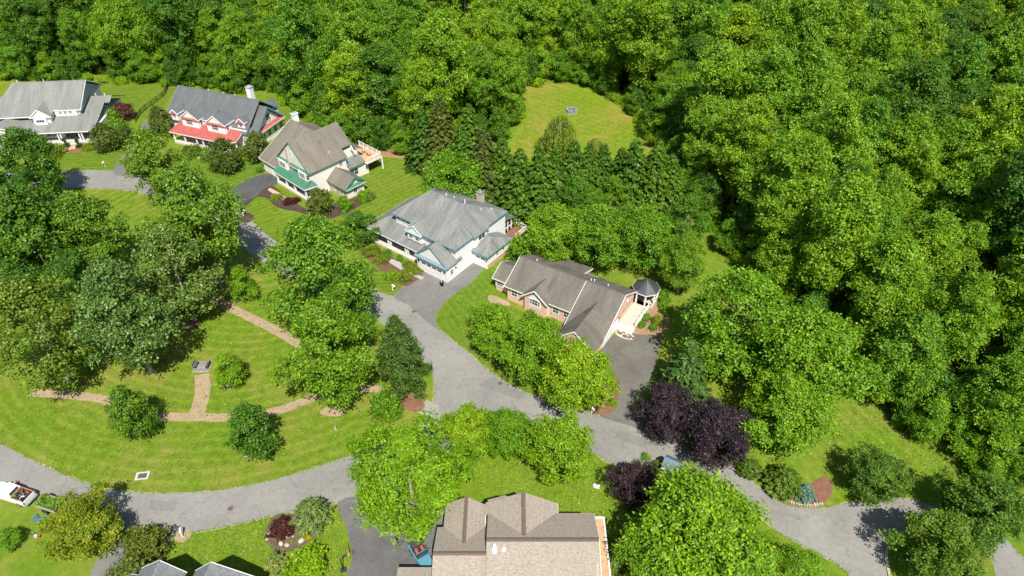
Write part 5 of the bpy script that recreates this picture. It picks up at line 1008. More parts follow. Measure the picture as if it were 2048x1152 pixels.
# shrubs and foundation planting
def shrubs(lst):
    for k, u, v, wd, lb, *r in lst: T(k, u, v, wd, lb, 'shrub', name='shrub', sz=(r[0] if r else 1.0), variant=(r[1] if len(r) > 1 else None))
shrubs([('dark_shrub', 636, 397, 52, 'dark bronze shrub at the corner of the green porch'), ('ball', 689, 403, 33, 'clipped round bush before the stone-faced wing', 1.0, 1), ('shrub', 728, 388, 30, 'light green bush beside the stone-faced wing', 1.1, 0),
 ('red_shrub', 576, 400, 24, 'burgundy mound by the green porch walk'), ('red_shrub', 592, 398, 18, 'smaller burgundy mound against the green porch'), ('low_hedge', 552, 392, 26, 'fresh green low hedge beside the green porch walk'), ('gold_shrub', 560, 378, 8, 'yellow tuft in the green porch bed'), ('shrub', 519, 338, 16, 'round bush at the corner of the taupe garage', 1.0, 0),
 ('dark_shrub', 447, 303, 62, 'big rounded dark bush before the red porch', 1.1), ('dark_shrub', 511, 287, 52, 'dark bush at the right end of the red porch', 1.15), ('low_hedge', 383, 298, 45, 'clipped hedge along the red porch', 1.2), ('ball', 412, 306, 26, 'light green bush by the steps of the red porch', 1.2, 1), ('shrub', 482, 300, 26, 'flowering pale bush between the two dark bushes'),
 ('dark_shrub', 318, 236, 46, 'dark pine-like bush at the corner of the red porch house', 1.3), ('dark_shrub', 207, 267, 54, 'dark bronze bush at the end of the paired columns'), ('shrub', 232, 250, 45, 'bright green bush behind the dark bronze bush', 1.3, 0), ('dark_shrub', 246, 266, 34, 'green shrub next to the bright bush by the lane', 1.0),
 ('cone_shrub', 129, 283, 12, 'dark cone shrub left of the pale porch steps'), ('cone_shrub', 154, 283, 12, 'dark cone shrub right of the pale porch steps'), ('low_hedge', 178, 291, 32, 'low green planting before the paired columns', .8),
 ('gold_shrub', 205, 293, 9, 'golden mound at the bed edge by the paired columns'), ('gold_shrub', 210, 294, 10, 'golden mound second along the bed edge'), ('gold_shrub', 218, 294, 10, 'golden mound third along the bed edge'), ('gold_shrub', 226, 291, 9, 'golden mound at the far end of the bed edge'),
 ('low_hedge', 95, 300, 60, 'yellow-green planting in front of the pale garage', .9), ('shrub', 225, 228, 30, 'upright green bush at the end of the pale grey wing', 1.8, 0),
 ('ball', 776, 504, 17, 'small clipped ball left of the pale walk', 1.0, 1), ('ball', 799, 514, 16, 'small clipped ball right of the pale walk', 1.0, 1), ('low_hedge', 745, 500, 38, 'spreading gold-green shrub by the blue-grey porch', 1.1), ('low_hedge', 762, 515, 34, 'gold-green shrub inside the plum bed'), ('low_hedge', 818, 531, 34, 'low hedge along the pale walk'), ('low_hedge', 833, 540, 24, 'low hedge end by the double garage door'), ('shrub', 783, 547, 30, 'loose green bush at the driveway bed', 1.0, 0), ('ball', 812, 549, 27, 'yellow-green clipped bush at the driveway bed', 1.0, 0),
 ('ball', 1315, 637, 26, 'clipped golden bush below the gazebo', 1.0, 0), ('ball', 1306, 653, 18, 'small dark clipped bush below the gazebo', .9, 1), ('shrub', 1325, 590, 34, 'green bush at the gazebo', 1.1, 0), ('shrub', 1330, 608, 26, 'green bush between gazebo and lawn', 1.0, 0), ('shrub', 1292, 632, 20, 'green bush against the white railing', 1.0, 0), ('shrub', 1284, 647, 18, 'green bush at the foot of the white railing', 1.0, 0), ('shrub', 1332, 622, 20, 'light bush at the outer edge of the gazebo bed', 1.0, 1),
 ('shrub', 1222, 760, 20, 'lime bush by the edge of the old driveway', 1.0, 1), ('shrub', 1231, 779, 13, 'small lime bush along the old driveway', 1.0, 1), ('shrub', 1225, 803, 20, 'lime bush near the white mailbox by the old driveway', 1.0, 1),
 ('shrub', 1292, 912, 18, 'light green bush next to the garden shed', 1.0, 1), ('dark_shrub', 1316, 930, 26, 'brownish bush at the garden shed wall', .8), ('shrub', 1545, 960, 24, 'loose bush at the end of the stone edging', 1.0, 0),
 ('gold_shrub', 615, 1072, 16, 'bright yellow tuft in the oval bed'), ('shrub', 320, 1103, 18, 'spiky grass clump in the grey bed', .9, 1), ('red_maple', 243, 219, 42, 'small burgundy tree behind the pale grey wing', .9)])
# spruce screen
rng0 = random.Random(8)
row = [(925, 330, 78, 0), (968, 335, 80, 1), (1005, 345, 82, 0), (1040, 352, 84, 0), (1078, 358, 84, 0), (1112, 358, 82, 0), (1145, 356, 80, 0), (1176, 352, 74, 0), (1205, 345, 66, 0), (882, 262, 70, 1), (845, 270, 70, 0), (940, 275, 66, 0), (1265, 352, 80, 0), (1310, 352, 80, 0), (1338, 370, 66, 0), (1240, 345, 60, 0)]
for u, v, wd, bn in row:
    T('spruce_brown' if bn else 'spruce', u, v + rng0.uniform(-8, 8), wd * rng0.uniform(1.1, 1.4), 'browned spruce in the tall evergreen screen' if bn else 'dark green spruce in the tall evergreen screen', 'spruce', 'evergreen screen behind the houses' if not bn else 'browned spruces in the screen', 'spruce_tree', sz=.84)
T('willow', 1120, 262, 62, 'weeping willow in the meadow by the stone fire ring', name='willow_tree')
T('willow', 1085, 285, 30, 'small willow sprout below the weeping willow', name='willow_tree', sz=.7)
T('willow', 1190, 290, 36, 'small weeping tree at the lower edge of the meadow', name='willow_tree', sz=.7)

# woods
def inside(p, poly):
    c = False; k = len(poly)
    for i in range(k):
        a, b_ = poly[i], poly[i - 1]
        if (a.y > p[1]) != (b_.y > p[1]) and p[0] < (b_.x - a.x) * (p[1] - a.y) / (b_.y - a.y) + a.x: c = not c
    return c
zone_back = [G(*p) for p in [(-260, 168), (0, 150), (200, 158), (340, 158), (480, 176), (560, 176), (640, 235), (700, 276), (780, 290), (850, 305), (905, 268), (985, 272), (1020, 240), (1020, 168), (1110, 155), (1190, 164)]] + [Vector((60, 205, 0)), Vector((-190, 205, 0))]
zone_east = [G(*p) for p in [(1190, 164), (1260, 205), (1335, 290), (1368, 370), (1455, 470), (1528, 560), (1600, 652), (1700, 755), (1815, 862), (1955, 945), (2120, 965)]] + [Vector((115, 60, 0)), Vector((175, 150, 0)), Vector((175, 205, 0)), Vector((60, 205, 0))]
rng = random.Random(5); cnt = 0; far_pts = []
LABW = {0: 'mid green broadleaf tree in the woods', 1: 'yellow-green broadleaf tree in the woods', 2: 'dark green broadleaf tree in the woods'}
pts = []
for zn, zone, gr in ((0, zone_back, 'woods behind the houses'), (1, zone_east, 'woods beyond the striped side lawn')):
    xs = [p.x for p in zone]; ys = [p.y for p in zone]
    for _ in range(9000):
        p = (rng.uniform(min(xs), max(xs)), rng.uniform(min(ys), max(ys)))
        if not inside(p, zone): continue
        if any((p[0] - q[0]) ** 2 + (p[1] - q[1]) ** 2 < (6.2 if not zn else 6.8) ** 2 for q in pts): continue
        if any((p[0] - q[0]) ** 2 + (p[1] - q[1]) ** 2 < (q[2] + 1.5) ** 2 for q in PLACED[:200]): continue
        pts.append((*p, zn))
pts.sort(key=lambda q: q[0] ** 2 + q[1] ** 2)
n_ind = 0
for x, y, zn in pts:
    D = rng.uniform(8.0, 14.5); var = rng.choice([0, 1, 2, 3, 4, 5, 6, 7, 0, 4] if not zn else [0, 1, 3, 4, 5, 7, 0, 1, 3, 4, 5, 7, 2]); sz = rng.uniform(.85, 1.15)
    vis = abs(x) < 0.76 * (y * .766 + 45) + 10
    if n_ind < 298 and vis:
        c = (0, 1, 2, 1)[var % 4]; where = ' behind the house yards' if not zn else ' beyond the side lawn'
        plant('forest', (x, y), D, LABW[c] + where, 'tree', 'woods behind the houses' if not zn else 'woods beyond the side lawn', 'forest_tree', sz, rz=rng.uniform(0, 6.28), variant=var); n_ind += 1
    else: far_pts.append((x, y))
# understory shrubs along the wood edge (uncountable): one mass
def scatter_stuff(name, label, cat, pts, protos, smin, smax, seed, jz=0.0):
    """one mass of instanced crowns"""
    me = bpy.data.meshes.new(name); me.from_pydata([(x, y, 0) for x, y in pts], [], []); me.update()
    o = link(name, me); tag(o, label, cat, kind='stuff')
    cl = bpy.data.collections.new(name + '_sources')
    for i, (cr, tk, _) in enumerate(protos):
        cl.objects.link(bpy.data.objects.new('%s_source_%d' % (name, i), cr))
    ng = bpy.data.node_groups.new(name, 'GeometryNodeTree')
    ng.interface.new_socket('Geometry', in_out='INPUT', socket_type='NodeSocketGeometry'); ng.interface.new_socket('Geometry', in_out='OUTPUT', socket_type='NodeSocketGeometry')
    n, l = ng.nodes, ng.links; gi, go = n.new('NodeGroupInput'), n.new('NodeGroupOutput')
    ci = n.new('GeometryNodeCollectionInfo'); ci.inputs[0].default_value = cl; ci.inputs['Separate Children'].default_value = True; ci.inputs['Reset Children'].default_value = True
    ip = n.new('GeometryNodeInstanceOnPoints'); ip.inputs['Pick Instance'].default_value = True
    rv = n.new('FunctionNodeRandomValue'); rv.data_type = 'FLOAT_VECTOR'; rv.inputs[1].default_value = (0, 0, 6.283); rv.inputs['Seed'].default_value = seed
    rs_ = n.new('FunctionNodeRandomValue'); rs_.data_type = 'FLOAT'; rs_.inputs[2].default_value = smin; rs_.inputs[3].default_value = smax; rs_.inputs['Seed'].default_value = seed + 1
    ri = n.new('FunctionNodeRandomValue'); ri.data_type = 'INT'; ri.inputs[4].default_value = 0; ri.inputs[5].default_value = len(protos) - 1; ri.inputs['Seed'].default_value = seed + 2
    l.new(gi.outputs[0], ip.inputs['Points']); l.new(ci.outputs[0], ip.inputs['Instance']); l.new(ri.outputs[2], ip.inputs['Instance Index'])
    l.new(rv.outputs[0], ip.inputs['Rotation']); l.new(rs_.outputs[1], ip.inputs['Scale']); l.new(ip.outputs[0], go.inputs[0])
    o.modifiers.new('scatter', 'NODES').node_group = ng; return o
for _ in range(700):
    p = (rng.uniform(-260, 260), rng.uniform(200, 290))
    if all((p[0] - q[0]) ** 2 + (p[1] - q[1]) ** 2 > 49 for q in far_pts): far_pts.append(p)
scatter_stuff('far_woods', 'mass of green treetops farther back in the woods', 'woods', far_pts, KIND['forest'][1], .9, 1.2, 3)
und = []
for zone in (zone_back, zone_east):
    for _ in range(4000):
        xs = [p.x for p in zone]; ys = [p.y for p in zone]; p = (rng.uniform(min(xs), max(xs)), rng.uniform(min(ys), max(ys)))
        if inside(p, zone) and all((p[0] - q[0]) ** 2 + (p[1] - q[1]) ** 2 > 6 for q in und): und.append(p)
    if len(und) > 1500: break
for poly in ([(-260, 168), (0, 158), (200, 164), (340, 166), (480, 184), (560, 184), (635, 245), (700, 286), (780, 300), (850, 312), (905, 280), (985, 282), (1028, 245), (1028, 172), (1110, 162), (1190, 172), (1255, 212), (1325, 295), (1355, 375), (1442, 475), (1513, 567), (1595, 658), (1705, 755), (1825, 862), (1975, 948), (2120, 975)],):
    for i in range(len(poly) - 1):
        a, b_ = G(*poly[i]), G(*poly[i + 1])
        for j in range(int((b_ - a).length / 1.1)):
            q = a.lerp(b_, rng.random()); und.append((q.x + rng.gauss(0, 1.1), q.y + rng.gauss(0, 1.1) + .5))
scatter_stuff('undergrowth', 'tangle of saplings and undergrowth between the trunks of the woods', 'undergrowth', und, KIND['shrub'][1] + KIND['young'][1], .7, 1.5, 9)

# grass tufts: ragged edge along the asphalt and coarse growth in the lawns (uncountable)
rg = np.random.default_rng(21); L_grass = leafm('grass_blades', (.05, .11, .006), (.1, .19, .01), (.19, .27, .025), .25)
edge = offset_loop(main_road, 0.02); pe = []
for i in range(len(edge)):
    a, b_ = edge[i], edge[(i + 1) % len(edge)]; L = (b_ - a).length
    if L > 12: continue
    for j in range(int(L / .07)):
        q = a.lerp(b_, rng.random()); near = any(inside((q.x + dx, q.y + dy), dp) for dp in DRIVES for dx, dy in ((0, 0), (.5, 0), (-.5, 0), (0, .5), (0, -.5)))
        if not near: pe.append((q.x + rng.gauss(0, .09), q.y + rng.gauss(0, .09), .04))
P = np.array(pe); Nn = np.tile([0, -.3, 1.], (len(P), 1))
tag(link('grass_verge', quads_mesh('grass_verge', *leaves_from(P, Nn, rg, .16, .5), L_grass)), 'ragged fringe of grass along the asphalt edges', 'grass', kind='stuff')
lawns = [([(-10, 884), (130, 951), (270, 985), (430, 982), (600, 945), (770, 885), (845, 850), (862, 770), (640, 600), (430, 600), (300, 700), (60, 760)], 12000), ([(330, 1075), (560, 1028), (680, 1012), (692, 1160), (260, 1130)], 7000), ([(950, 930), (1190, 915), (1260, 1000), (1250, 1100), (960, 1000)], 5000), ([(1640, 840), (1740, 790), (1950, 945), (1900, 995), (1760, 990), (1660, 950)], 5000), ([(990, 540), (905, 598), (872, 640), (890, 668), (1060, 785), (1150, 800), (1000, 620)], 6000), ([(640, 262), (850, 330), (760, 440), (700, 400)], 6000), ([(1045, 190), (1110, 172), (1245, 230), (1300, 290), (1150, 340), (1030, 300)], 8000)]
pts_ = []
for poly, n_ in lawns:
    zone = [G(*p) for p in poly]; xs = [p.x for p in zone]; ys = [p.y for p in zone]
    for _ in range(n_):
        p = (rng.uniform(min(xs), max(xs)), rng.uniform(min(ys), max(ys)))
        if inside(p, zone): pts_.append((p[0], p[1], .035))
P = np.array(pts_)
tag(link('lawn_tufts', quads_mesh('lawn_tufts', *leaves_from(P, np.tile([0, -.2, 1.], (len(P), 1)), rg, .2, .5), leafm('lawn_blades', (.05, .11, .006), (.1, .175, .01), (.2, .24, .03), .2, (.34, .3, .1), .1))), 'coarse tufts and clover scattered through the mown lawns', 'grass', kind='stuff')

# ------------------------------------------------------------------ vehicles
paint_white = plain('white_car_paint', (0.78, 0.79, 0.8), 0.25, var=0.03, spec=.6); paint_blue = plain('sky_blue_paint', (0.09, 0.25, 0.33), 0.3, var=0.05, spec=.6)
black_plastic = plain('black_plastic', (0.03, 0.032, 0.036), 0.6, var=.1); orange = plain('orange_vinyl', (0.5, 0.085, 0.03), 0.5, var=.1); red_lamp = plain('red_lamp', (.5, .02, .02), .3); lamp_white = plain('lamp_glass', (.75, .75, .72), .15)
cargo_wood = plain('cargo_boards', (0.42, 0.24, 0.11), .8, var=.2)
def loft(secs):
    """body skin through cross-sections: list of (x, [(y, z), ...]) mirrored loops"""
    b = B(); k = len(secs[0][1]); vs = []; fs = []
    for x, lp in secs: vs += [(x, y, z) for y, z in lp]
    for i in range(len(secs) - 1):
        for j in range(k): fs.append((i * k + j, i * k + (j + 1) % k, (i + 1) * k + (j + 1) % k, (i + 1) * k + j))
    fs.append(tuple(range(k))[::-1]); fs.append(tuple((len(secs) - 1) * k + j for j in range(k)))
    return b.add(vs, fs)
def sec(w0, w1, z0, zm, z1): return [(-w0, z0), (-w0 * 1.02, zm), (-w1, z1), (w1, z1), (w0 * 1.02, zm), (w0, z0)]
def wheel(parent, x, y, r=.39, wd=.26):
    t = B().tube([(x, y - wd / 2, r), (x, y - wd / 2 + .03, r), (x, y + wd / 2 - .03, r), (x, y + wd / 2, r)], [r * .9, r, r, r * .9], 18).build('wheel', rubber, parent, True)
    B().tube([(x, y - wd / 2 - .01, r), (x, y + wd / 2 + .01, r)], [r * .55, r * .55], 12).build('rim', steel, t)
# pickup: x forward, rear bumper at x=0
tk = thing('pickup_truck', 'white pickup truck with wooden boxed bed full of tools at the roadside', 'pickup', (-61.05, 49.15, 0), R(163))
W = .97
loft([(.15, sec(W, W - .04, .5, .85, 1.15)), (2.15, sec(W, W - .04, .45, .85, 1.17)), (2.2, sec(W, W - .05, .42, .85, 1.2)), (4.2, sec(W, W - .06, .42, .85, 1.18)), (5.3, sec(W - .02, W - .1, .45, .85, 1.1)), (5.75, sec(W - .12, W - .2, .5, .8, 1.0))]).build('body', paint_white, tk)
loft([(2.12, sec(W - .06, W - .12, 1.15, 1.3, 1.4)), (2.35, sec(W - .08, W - .22, 1.15, 1.5, 1.83)), (3.4, sec(W - .08, W - .2, 1.15, 1.5, 1.86)), (3.75, sec(W - .08, W - .24, 1.15, 1.45, 1.8)), (4.45, sec(W - .1, W - .2, 1.1, 1.14, 1.2))]).build('cab', paint_white, tk)
B().slab([(3.8, -.68, 1.81), (4.42, -.74, 1.24), (4.42, .74, 1.24), (3.8, .68, 1.81)], .03).build('windshield', glass, tk)
for s_ in (-1, 1):
    B().add([(2.45, s_ * .885, 1.28), (3.85, s_ * .885, 1.28), (3.6, s_ * .79, 1.68), (2.55, s_ * .79, 1.68), (2.45, s_ * .84, 1.28), (3.85, s_ * .84, 1.28), (3.6, s_ * .74, 1.68), (2.55, s_ * .74, 1.68)], [(0, 1, 2, 3), (7, 6, 5, 4), (0, 4, 5, 1), (1, 5, 6, 2), (2, 6, 7, 3), (3, 7, 4, 0)]).build('side_window', glass, tk)
    B().box(3.75, s_ * 1.08 - .1, 1.2, 3.88, s_ * 1.08 + .1, 1.38).build('mirror', black_plastic, tk)
    B().box(.1, s_ * .86 - .08, .8, .16, s_ * .86 + .08, 1.1).build('taillight', red_lamp, tk); wheel(tk, 1.15, s_ * .86); wheel(tk, 4.75, s_ * .86)
B().slab([(2.13, -.65, 1.42), (2.3, -.62, 1.78), (2.3, .62, 1.78), (2.13, .65, 1.42)], .03).build('rear_window', glass, tk)
B().box(-.1, -.9, .45, .14, .9, .62).build('rear_bumper', steel, tk); B().box(.12, -.78, .72, .2, .78, 1.2).build('tailgate', paint_white, tk)
bed = B().box(.2, -.85, 1.16, 2.08, .85, 1.2).build('bed_floor', black_plastic, tk)
for a in ((.25, -.86, 1.2, 2.05, -.8, 1.42), (.25, .8, 1.2, 2.05, .86, 1.42), (2.0, -.8, 1.2, 2.06, .8, 1.55), (1.85, -.8, 1.5, 1.9, .8, 1.56)): B().box(*a).build('cargo_board', cargo_wood, tk)
rnd = random.Random(2)
items = ((black_plastic, 'bucket', 'black bucket at the tailgate end of the pickup bed'), (orange, 'fuel_can', 'orange fuel can in the pickup bed'), (plain('pale_tarp', (.45, .55, .55), .7), 'tarp', 'crumpled pale blue tarp in the pickup bed'), (cargo_wood, 'board', 'light loose board in the pickup bed'), (black_plastic, 'tool_bag', 'black tool bag in the pickup bed'), (steel, 'shovel_blade', 'steel blade lying in the pickup bed'), (brown_wood, 'board', 'dark brown loose board in the pickup bed'), (black_plastic, 'bucket', 'black bucket at the cab end of the pickup bed'), (plain('green_can', (.08, .2, .08), .5), 'fuel_can', 'green fuel can in the pickup bed'))
for i, (c, nm, lb) in enumerate(items):
    x, y = .5 + .15 * i, rnd.uniform(-.55, .55); a = rnd.uniform(0, 3); d = Vector((math.cos(a), math.sin(a), rnd.uniform(0, .1))); bb = B()
    if nm == 'bucket': bb.lathe((x, y, 0), [(.13, 0), (.16, .32), (.17, .33), (.14, .33), (.12, .05)], 12)
    elif nm == 'tarp': bb.add([(x + .3 * math.cos(q) * rnd.uniform(.7, 1.1), y + .3 * math.sin(q) * rnd.uniform(.7, 1.1), rnd.uniform(.05, .15)) for q in np.linspace(0, 5.5, 9)] + [(x, y, .3)], [(j, (j + 1) % 9, 9) for j in range(9)])
    elif nm in ('fuel_can', 'tool_bag'): bb.box(x - .15, y - .11, 0, x + .15, y + .11, .28).tube([(x, y, .28), (x + .06, y, .38)], [.035, .03], 8)
    else: p = Vector((x, y, .1 + .03 * i)); bb.bar(p - d * .5, p + d * .5, .12, .03)
    o = bb.build(nm, c); o.location = (-61.05, 49.15, 1.2); o.rotation_euler = (0, 0, R(163)); tag(o, lb, nm.replace('_', ' '))
# trailer with cuttings
tl = thing('utility_trailer', 'low open utility trailer hitched behind the pickup, partly under the maple', 'trailer', (-59.9, 49.0, 0), R(163 + 180))
B().box(.1, -.85, .5, 3.3, .85, .58).build('bed', brown_wood, tl)
for y in (-.88, .83):
    for z in (.66, .92): B().box(.1, y, z, 3.3, y + .05, z + .2).build('side_board', plain('grey_boards', (.38, .36, .33), .8, var=.15), tl)
B().box(.1, -.83, .62, .15, .83, 1.1).build('front_board', MATS['grey_boards'], tl); B().bar((-1.1, 0, .5), (.1, -.5, .53), .08).bar((-1.1, 0, .5), (.1, .5, .53), .08).build('tow_bar', dark_metal, tl)
wheel(tl, 1.8, -1.02, .33, .2); wheel(tl, 1.8, 1.02, .33, .2); B().box(1.35, -1.15, .68, 2.25, -.9, .72).box(1.35, .9, .68, 2.25, 1.15, .72).build('mudguard', dark_metal, tl)
rg = np.random.default_rng(4); n_ = 2600
P = np.stack([rg.uniform(.2, 3.2, n_), rg.uniform(-.85, .85, n_), rg.uniform(.6, 1.25, n_)], 1); P[:, 2] += .2 * np.sin(P[:, 0] * 3)
cut = link('leafy_cuttings', quads_mesh('leafy_cuttings', *leaves_from(P, np.tile([0, 0, 1.], (n_, 1)), rg, .2, .7), leafm('leaf_cuttings', (.06, .12, .01), (.11, .2, .02), (.17, .27, .04), .25))); cut.location = tl.location; cut.rotation_euler = tl.rotation_euler
tag(cut, 'heap of fresh green cuttings filling the trailer', 'cuttings')
tarp = B().add([(0, 0, .02), (.9, -.1, .12), (1.6, .2, .03), (1.5, .8, .25), (.8, .7, .05), (.1, .9, .3), (.7, .3, .22)], [(0, 1, 6), (1, 2, 6), (2, 3, 6), (3, 4, 6), (4, 5, 6), (5, 0, 6)]).build('tarp', plain('teal_tarp', (.06, .13, .14), .6, var=.2)); tarp.location = (-60.0, 46.6, 0.01); tarp.rotation_euler = (0, 0, R(-15))
tag(tarp, 'dark teal tarp dropped on the grass beside the trailer', 'tarp')
cn = thing('traffic_cone', 'orange traffic cone on the road beside the pickup', 'cone', (-64.6, 52.0, .02))
B().box(-.2, -.2, 0, .2, .2, .04).build('base', orange, cn); B().lathe((0, 0, .04), [(.16, 0), (.04, .66), (.03, .68)], 14).build('cone', orange, cn, True); B().lathe((0, 0, .3), [(.115, 0), (.088, .13)], 14).build('band', white, cn)
# open-top off-roader
jp = thing('offroad_car', 'sky blue open-top off-road car with orange seats on the dark driveway', 'car', (-11.75, 43.2, .03), R(-57))
W = .88
loft([(.05, sec(W, W - .04, .55, .85, 1.08)), (2.35, sec(W, W - .04, .5, .85, 1.1)), (2.6, sec(W - .05, W - .1, .5, .85, 1.14)), (3.75, sec(W - .2, W - .26, .52, .85, 1.1)), (3.95, sec(W - .24, W - .32, .55, .8, 1.0))]).build('body', paint_blue, jp)
B().box(.35, -.72, 1.08, 2.2, .72, 1.12).build('cabin_floor', black_plastic, jp)
B().slab([(.1, -.74, 1.74), (.1, .74, 1.74), (1.15, .74, 1.8), (1.15, -.74, 1.8)], .06).build('soft_top', plain('soft_top', (.045, .048, .055), .85, var=.2), jp)
B().box(.06, -.74, 1.1, .1, .74, 1.7).build('rear_panel', MATS['soft_top'], jp)
for s_ in (-1, 1):
    B().bar((2.3, s_ * .72, 1.1), (2.05, s_ * .68, 1.78), .07).bar((2.05, s_ * .68, 1.8), (.1, s_ * .72, 1.78), .08).bar((1.2, s_ * .72, 1.08), (1.2, s_ * .72, 1.8), .07).build('roll_bar', black_plastic, jp)
    B().box(1.98, s_ * .98 - .1, 1.2, 2.08, s_ * .98 + .12, 1.38).build('mirror', paint_blue, jp); wheel(jp, .75, s_ * .82, .4, .26); wheel(jp, 3.2, s_ * .82, .4, .26)
    st = B().box(1.3, s_ * .37 - .22, 1.12, 1.8, s_ * .37 + .22, 1.28).build('seat', black_plastic, jp); B().slab([(1.25, s_ * .37 - .14, 1.7), (1.25, s_ * .37 + .14, 1.7), (1.42, s_ * .37 + .14, 1.34), (1.42, s_ * .37 - .14, 1.34)], .1).box(1.45, s_ * .37 - .13, 1.28, 1.7, s_ * .37 + .13, 1.32).build('cushion', orange, st)
    B().box(2.75, s_ * .84 - .14, .82, 3.7, s_ * .84 + .1, .9).build('fender', black_plastic, jp); B().tube([(3.9, s_ * .4, .85), (3.98, s_ * .4, .85)], [.1, .1], 12).build('headlight', lamp_white, jp); B().box(.02, s_ * .72 - .08, .7, .06, s_ * .72 + .08, .95).build('taillight', red_lamp, jp)
B().slab([(2.32, -.7, 1.14), (2.32, .7, 1.14), (2.07, .66, 1.76), (2.07, -.66, 1.76)], .02).build('windshield', glass, jp); B().bar((2.06, -.7, 1.79), (2.06, .7, 1.79), .08).build('windshield_frame', paint_blue, jp)
B().tube([(-.2, 0, .95), (.03, 0, .95)], [.38, .38], 18).build('spare_wheel', rubber, jp); B().box(3.9, -.8, .45, 4.1, .8, .62).build('front_bumper', black_plastic, jp); B().lathe((2.0, .37, 1.35), [(.17, 0), (.19, .02), (.17, .04)], 14).build('steering_wheel', black_plastic, jp)

# ------------------------------------------------------------------ street furniture and yard things
def mailbox(u, v, label, rz=0):
    p = G(u, v); o = thing('mailbox', label, 'mailbox', p, rz)
    B().box(-.06, -.06, 0, .06, .06, 1.15).build('post', white, o); B().bar((0, -.1, 1.0), (0, .55, 1.05), .09).bar((0, .05, .65), (0, .4, 1.0), .07).build('arm', white, o)
    b = B(); pr = [(.13 * math.cos(a), 1.22 + .13 * math.sin(a)) for a in np.linspace(0, math.pi, 7)] + [(-.13, 1.07), (.13, 1.07)]
    b.add([(x, -.05, z) for x, z in pr] + [(x, .5, z) for x, z in pr], [tuple(range(9))[::-1], tuple(range(9, 18))] + [(i, (i + 1) % 9, (i + 1) % 9 + 9, i + 9) for i in range(9)]); bx = b.build('box', white, o)
    B().box(.135, .1, 1.15, .15, .16, 1.42).build('flag', red_lamp, bx)
mailbox(366, 1074, 'white mailbox in a mulch ring where the lower road curves', R(20)); mailbox(487, 432, 'white mailbox in the dark mulch by the fresh black driveway', R(-60)); mailbox(786, 581, 'white mailbox at the corner of the hip roof house driveway', R(-120)); mailbox(1183, 826, 'white mailbox near the old driveway of the brick house', R(-150)); mailbox(211, 333, 'white mailbox at the lane below the pale grey roof house', R(180))
def lamp(u, v, label, hh=2.6):
    o = thing('lamp_post', label, 'lamp post', G(u, v)); B().lathe((0, 0, 0), [(.12, 0), (.09, .3), (.05, .4), (.045, hh - .3), (.08, hh - .2), (.08, hh - .15)], 10).build('post', dark_metal, o); B().lathe((0, 0, hh - .15), [(.06, 0), (.2, .15), (.22, .28), (.15, .42), (.03, .48)], 14).build('globe', lamp_white, o, True)
lamp(80, 357, 'black lamp post with white globe among the park trees'); lamp(132, 298, 'short lamp post with white globe at the pale porch steps', 1.5)
def manhole(u, v, label, r=.34):
    o = thing('manhole_cover', label, 'manhole', (*G(u, v)[:2], .022)); B().lathe((0, 0, 0), [(r, 0), (r, .012), (r * .95, .014)], 20).build('frame', plain('rusty_iron', (.16, .1, .07), .8, var=.3, scale=8), o); B().lathe((0, 0, .012), [(r * .85, 0), (r * .85, .008)], 20).build('lid', plain('iron', (.1, .08, .07), .7, var=.3, scale=8), o)
manhole(461, 1017, 'round manhole cover on the lower road'); manhole(828, 623, 'round manhole cover before the hip roof house driveway'); manhole(1000, 767, 'round manhole cover on the dark road patch')
dr = thing('storm_drain', 'concrete storm drain with dark grate in the park lawn', 'drain', G(285, 952), R(8)); B().box(-.85, -.6, 0, .85, .6, .1).build('slab', concrete, dr)
B().box(-.55, -.4, .1, .6, .35, .11).build('pit', dark_metal, dr)
for i in range(6): B().box(-.5 + i * .2, -.38, .11, -.42 + i * .2, .33, .13).build('bar', steel, dr)
ut = thing('utility_cover', 'pale concrete utility cover in the front lawn', 'utility box', G(1193, 973), R(-20)); B().box(-.45, -.32, 0, .45, .32, .1).build('slab', concrete, ut); B().box(-.4, -.27, .1, .4, .27, .14).build('lid', plain('pale_lid', (.68, .64, .6), .8), ut)
ped = thing('utility_pedestal', 'grey utility pedestal on the park lawn near the road', 'utility box', G(672, 860)); B().box(-.16, -.12, 0, .16, .12, .85).build('cabinet', plain('grey_green', (.35, .4, .38), .6), ped); B().box(-.18, -.14, .85, .18, .14, .92).build('cap', steel, ped)
# bench pad
pad = thing('paved_pad', 'small paved pad with stone edge at the end of the park path', 'pad', G(405, 734), R(3)); B().box(-1.25, -1.1, 0, 1.25, 1.2, .08).build('base', stone_pale, pad)
for i in range(4):
    for j in range(4): B().box(-1.2 + i * .61, -1.0 + j * .54, .08, -1.2 + i * .61 + .57, -1.0 + j * .54 + .5, .11 + .006 * ((i + j) % 3)).build('paver', plain('paver%d' % ((i * 3 + j) % 3), ((.2, .18, .17), (.26, .24, .21), (.23, .2, .18))[(i * 3 + j) % 3], .9, var=.2, scale=6), pad)
for sx, lb in ((-1, 'dark bench on the side of the pad facing the grove'), (1, 'dark bench on the side of the pad facing the bright young tree')):
    c = pad.location + Vector((sx * .92, .1, .12)); bn = thing('park_bench', lb, 'bench', c, R(90))
    for k in range(3): B().box(-.6, -.2 + k * .14, .4, .6, -.08 + k * .14, .44).build('slat', plain('bench_slate', (.09, .09, .12), .6, var=.1), bn)
    for k in range(2): B().box(-.6, -.26 * sx - .02, .58 + k * .16, .6, -.26 * sx + .02, .7 + k * .16).build('back_slat', MATS['bench_slate'], bn)
    for x in (-.5, .5): B().box(x - .04, -.22, 0, x + .04, .22, .4).bar((x, -.25 * sx, .38), (x, -.26 * sx, .86), .05).build('leg', dark_metal, bn)
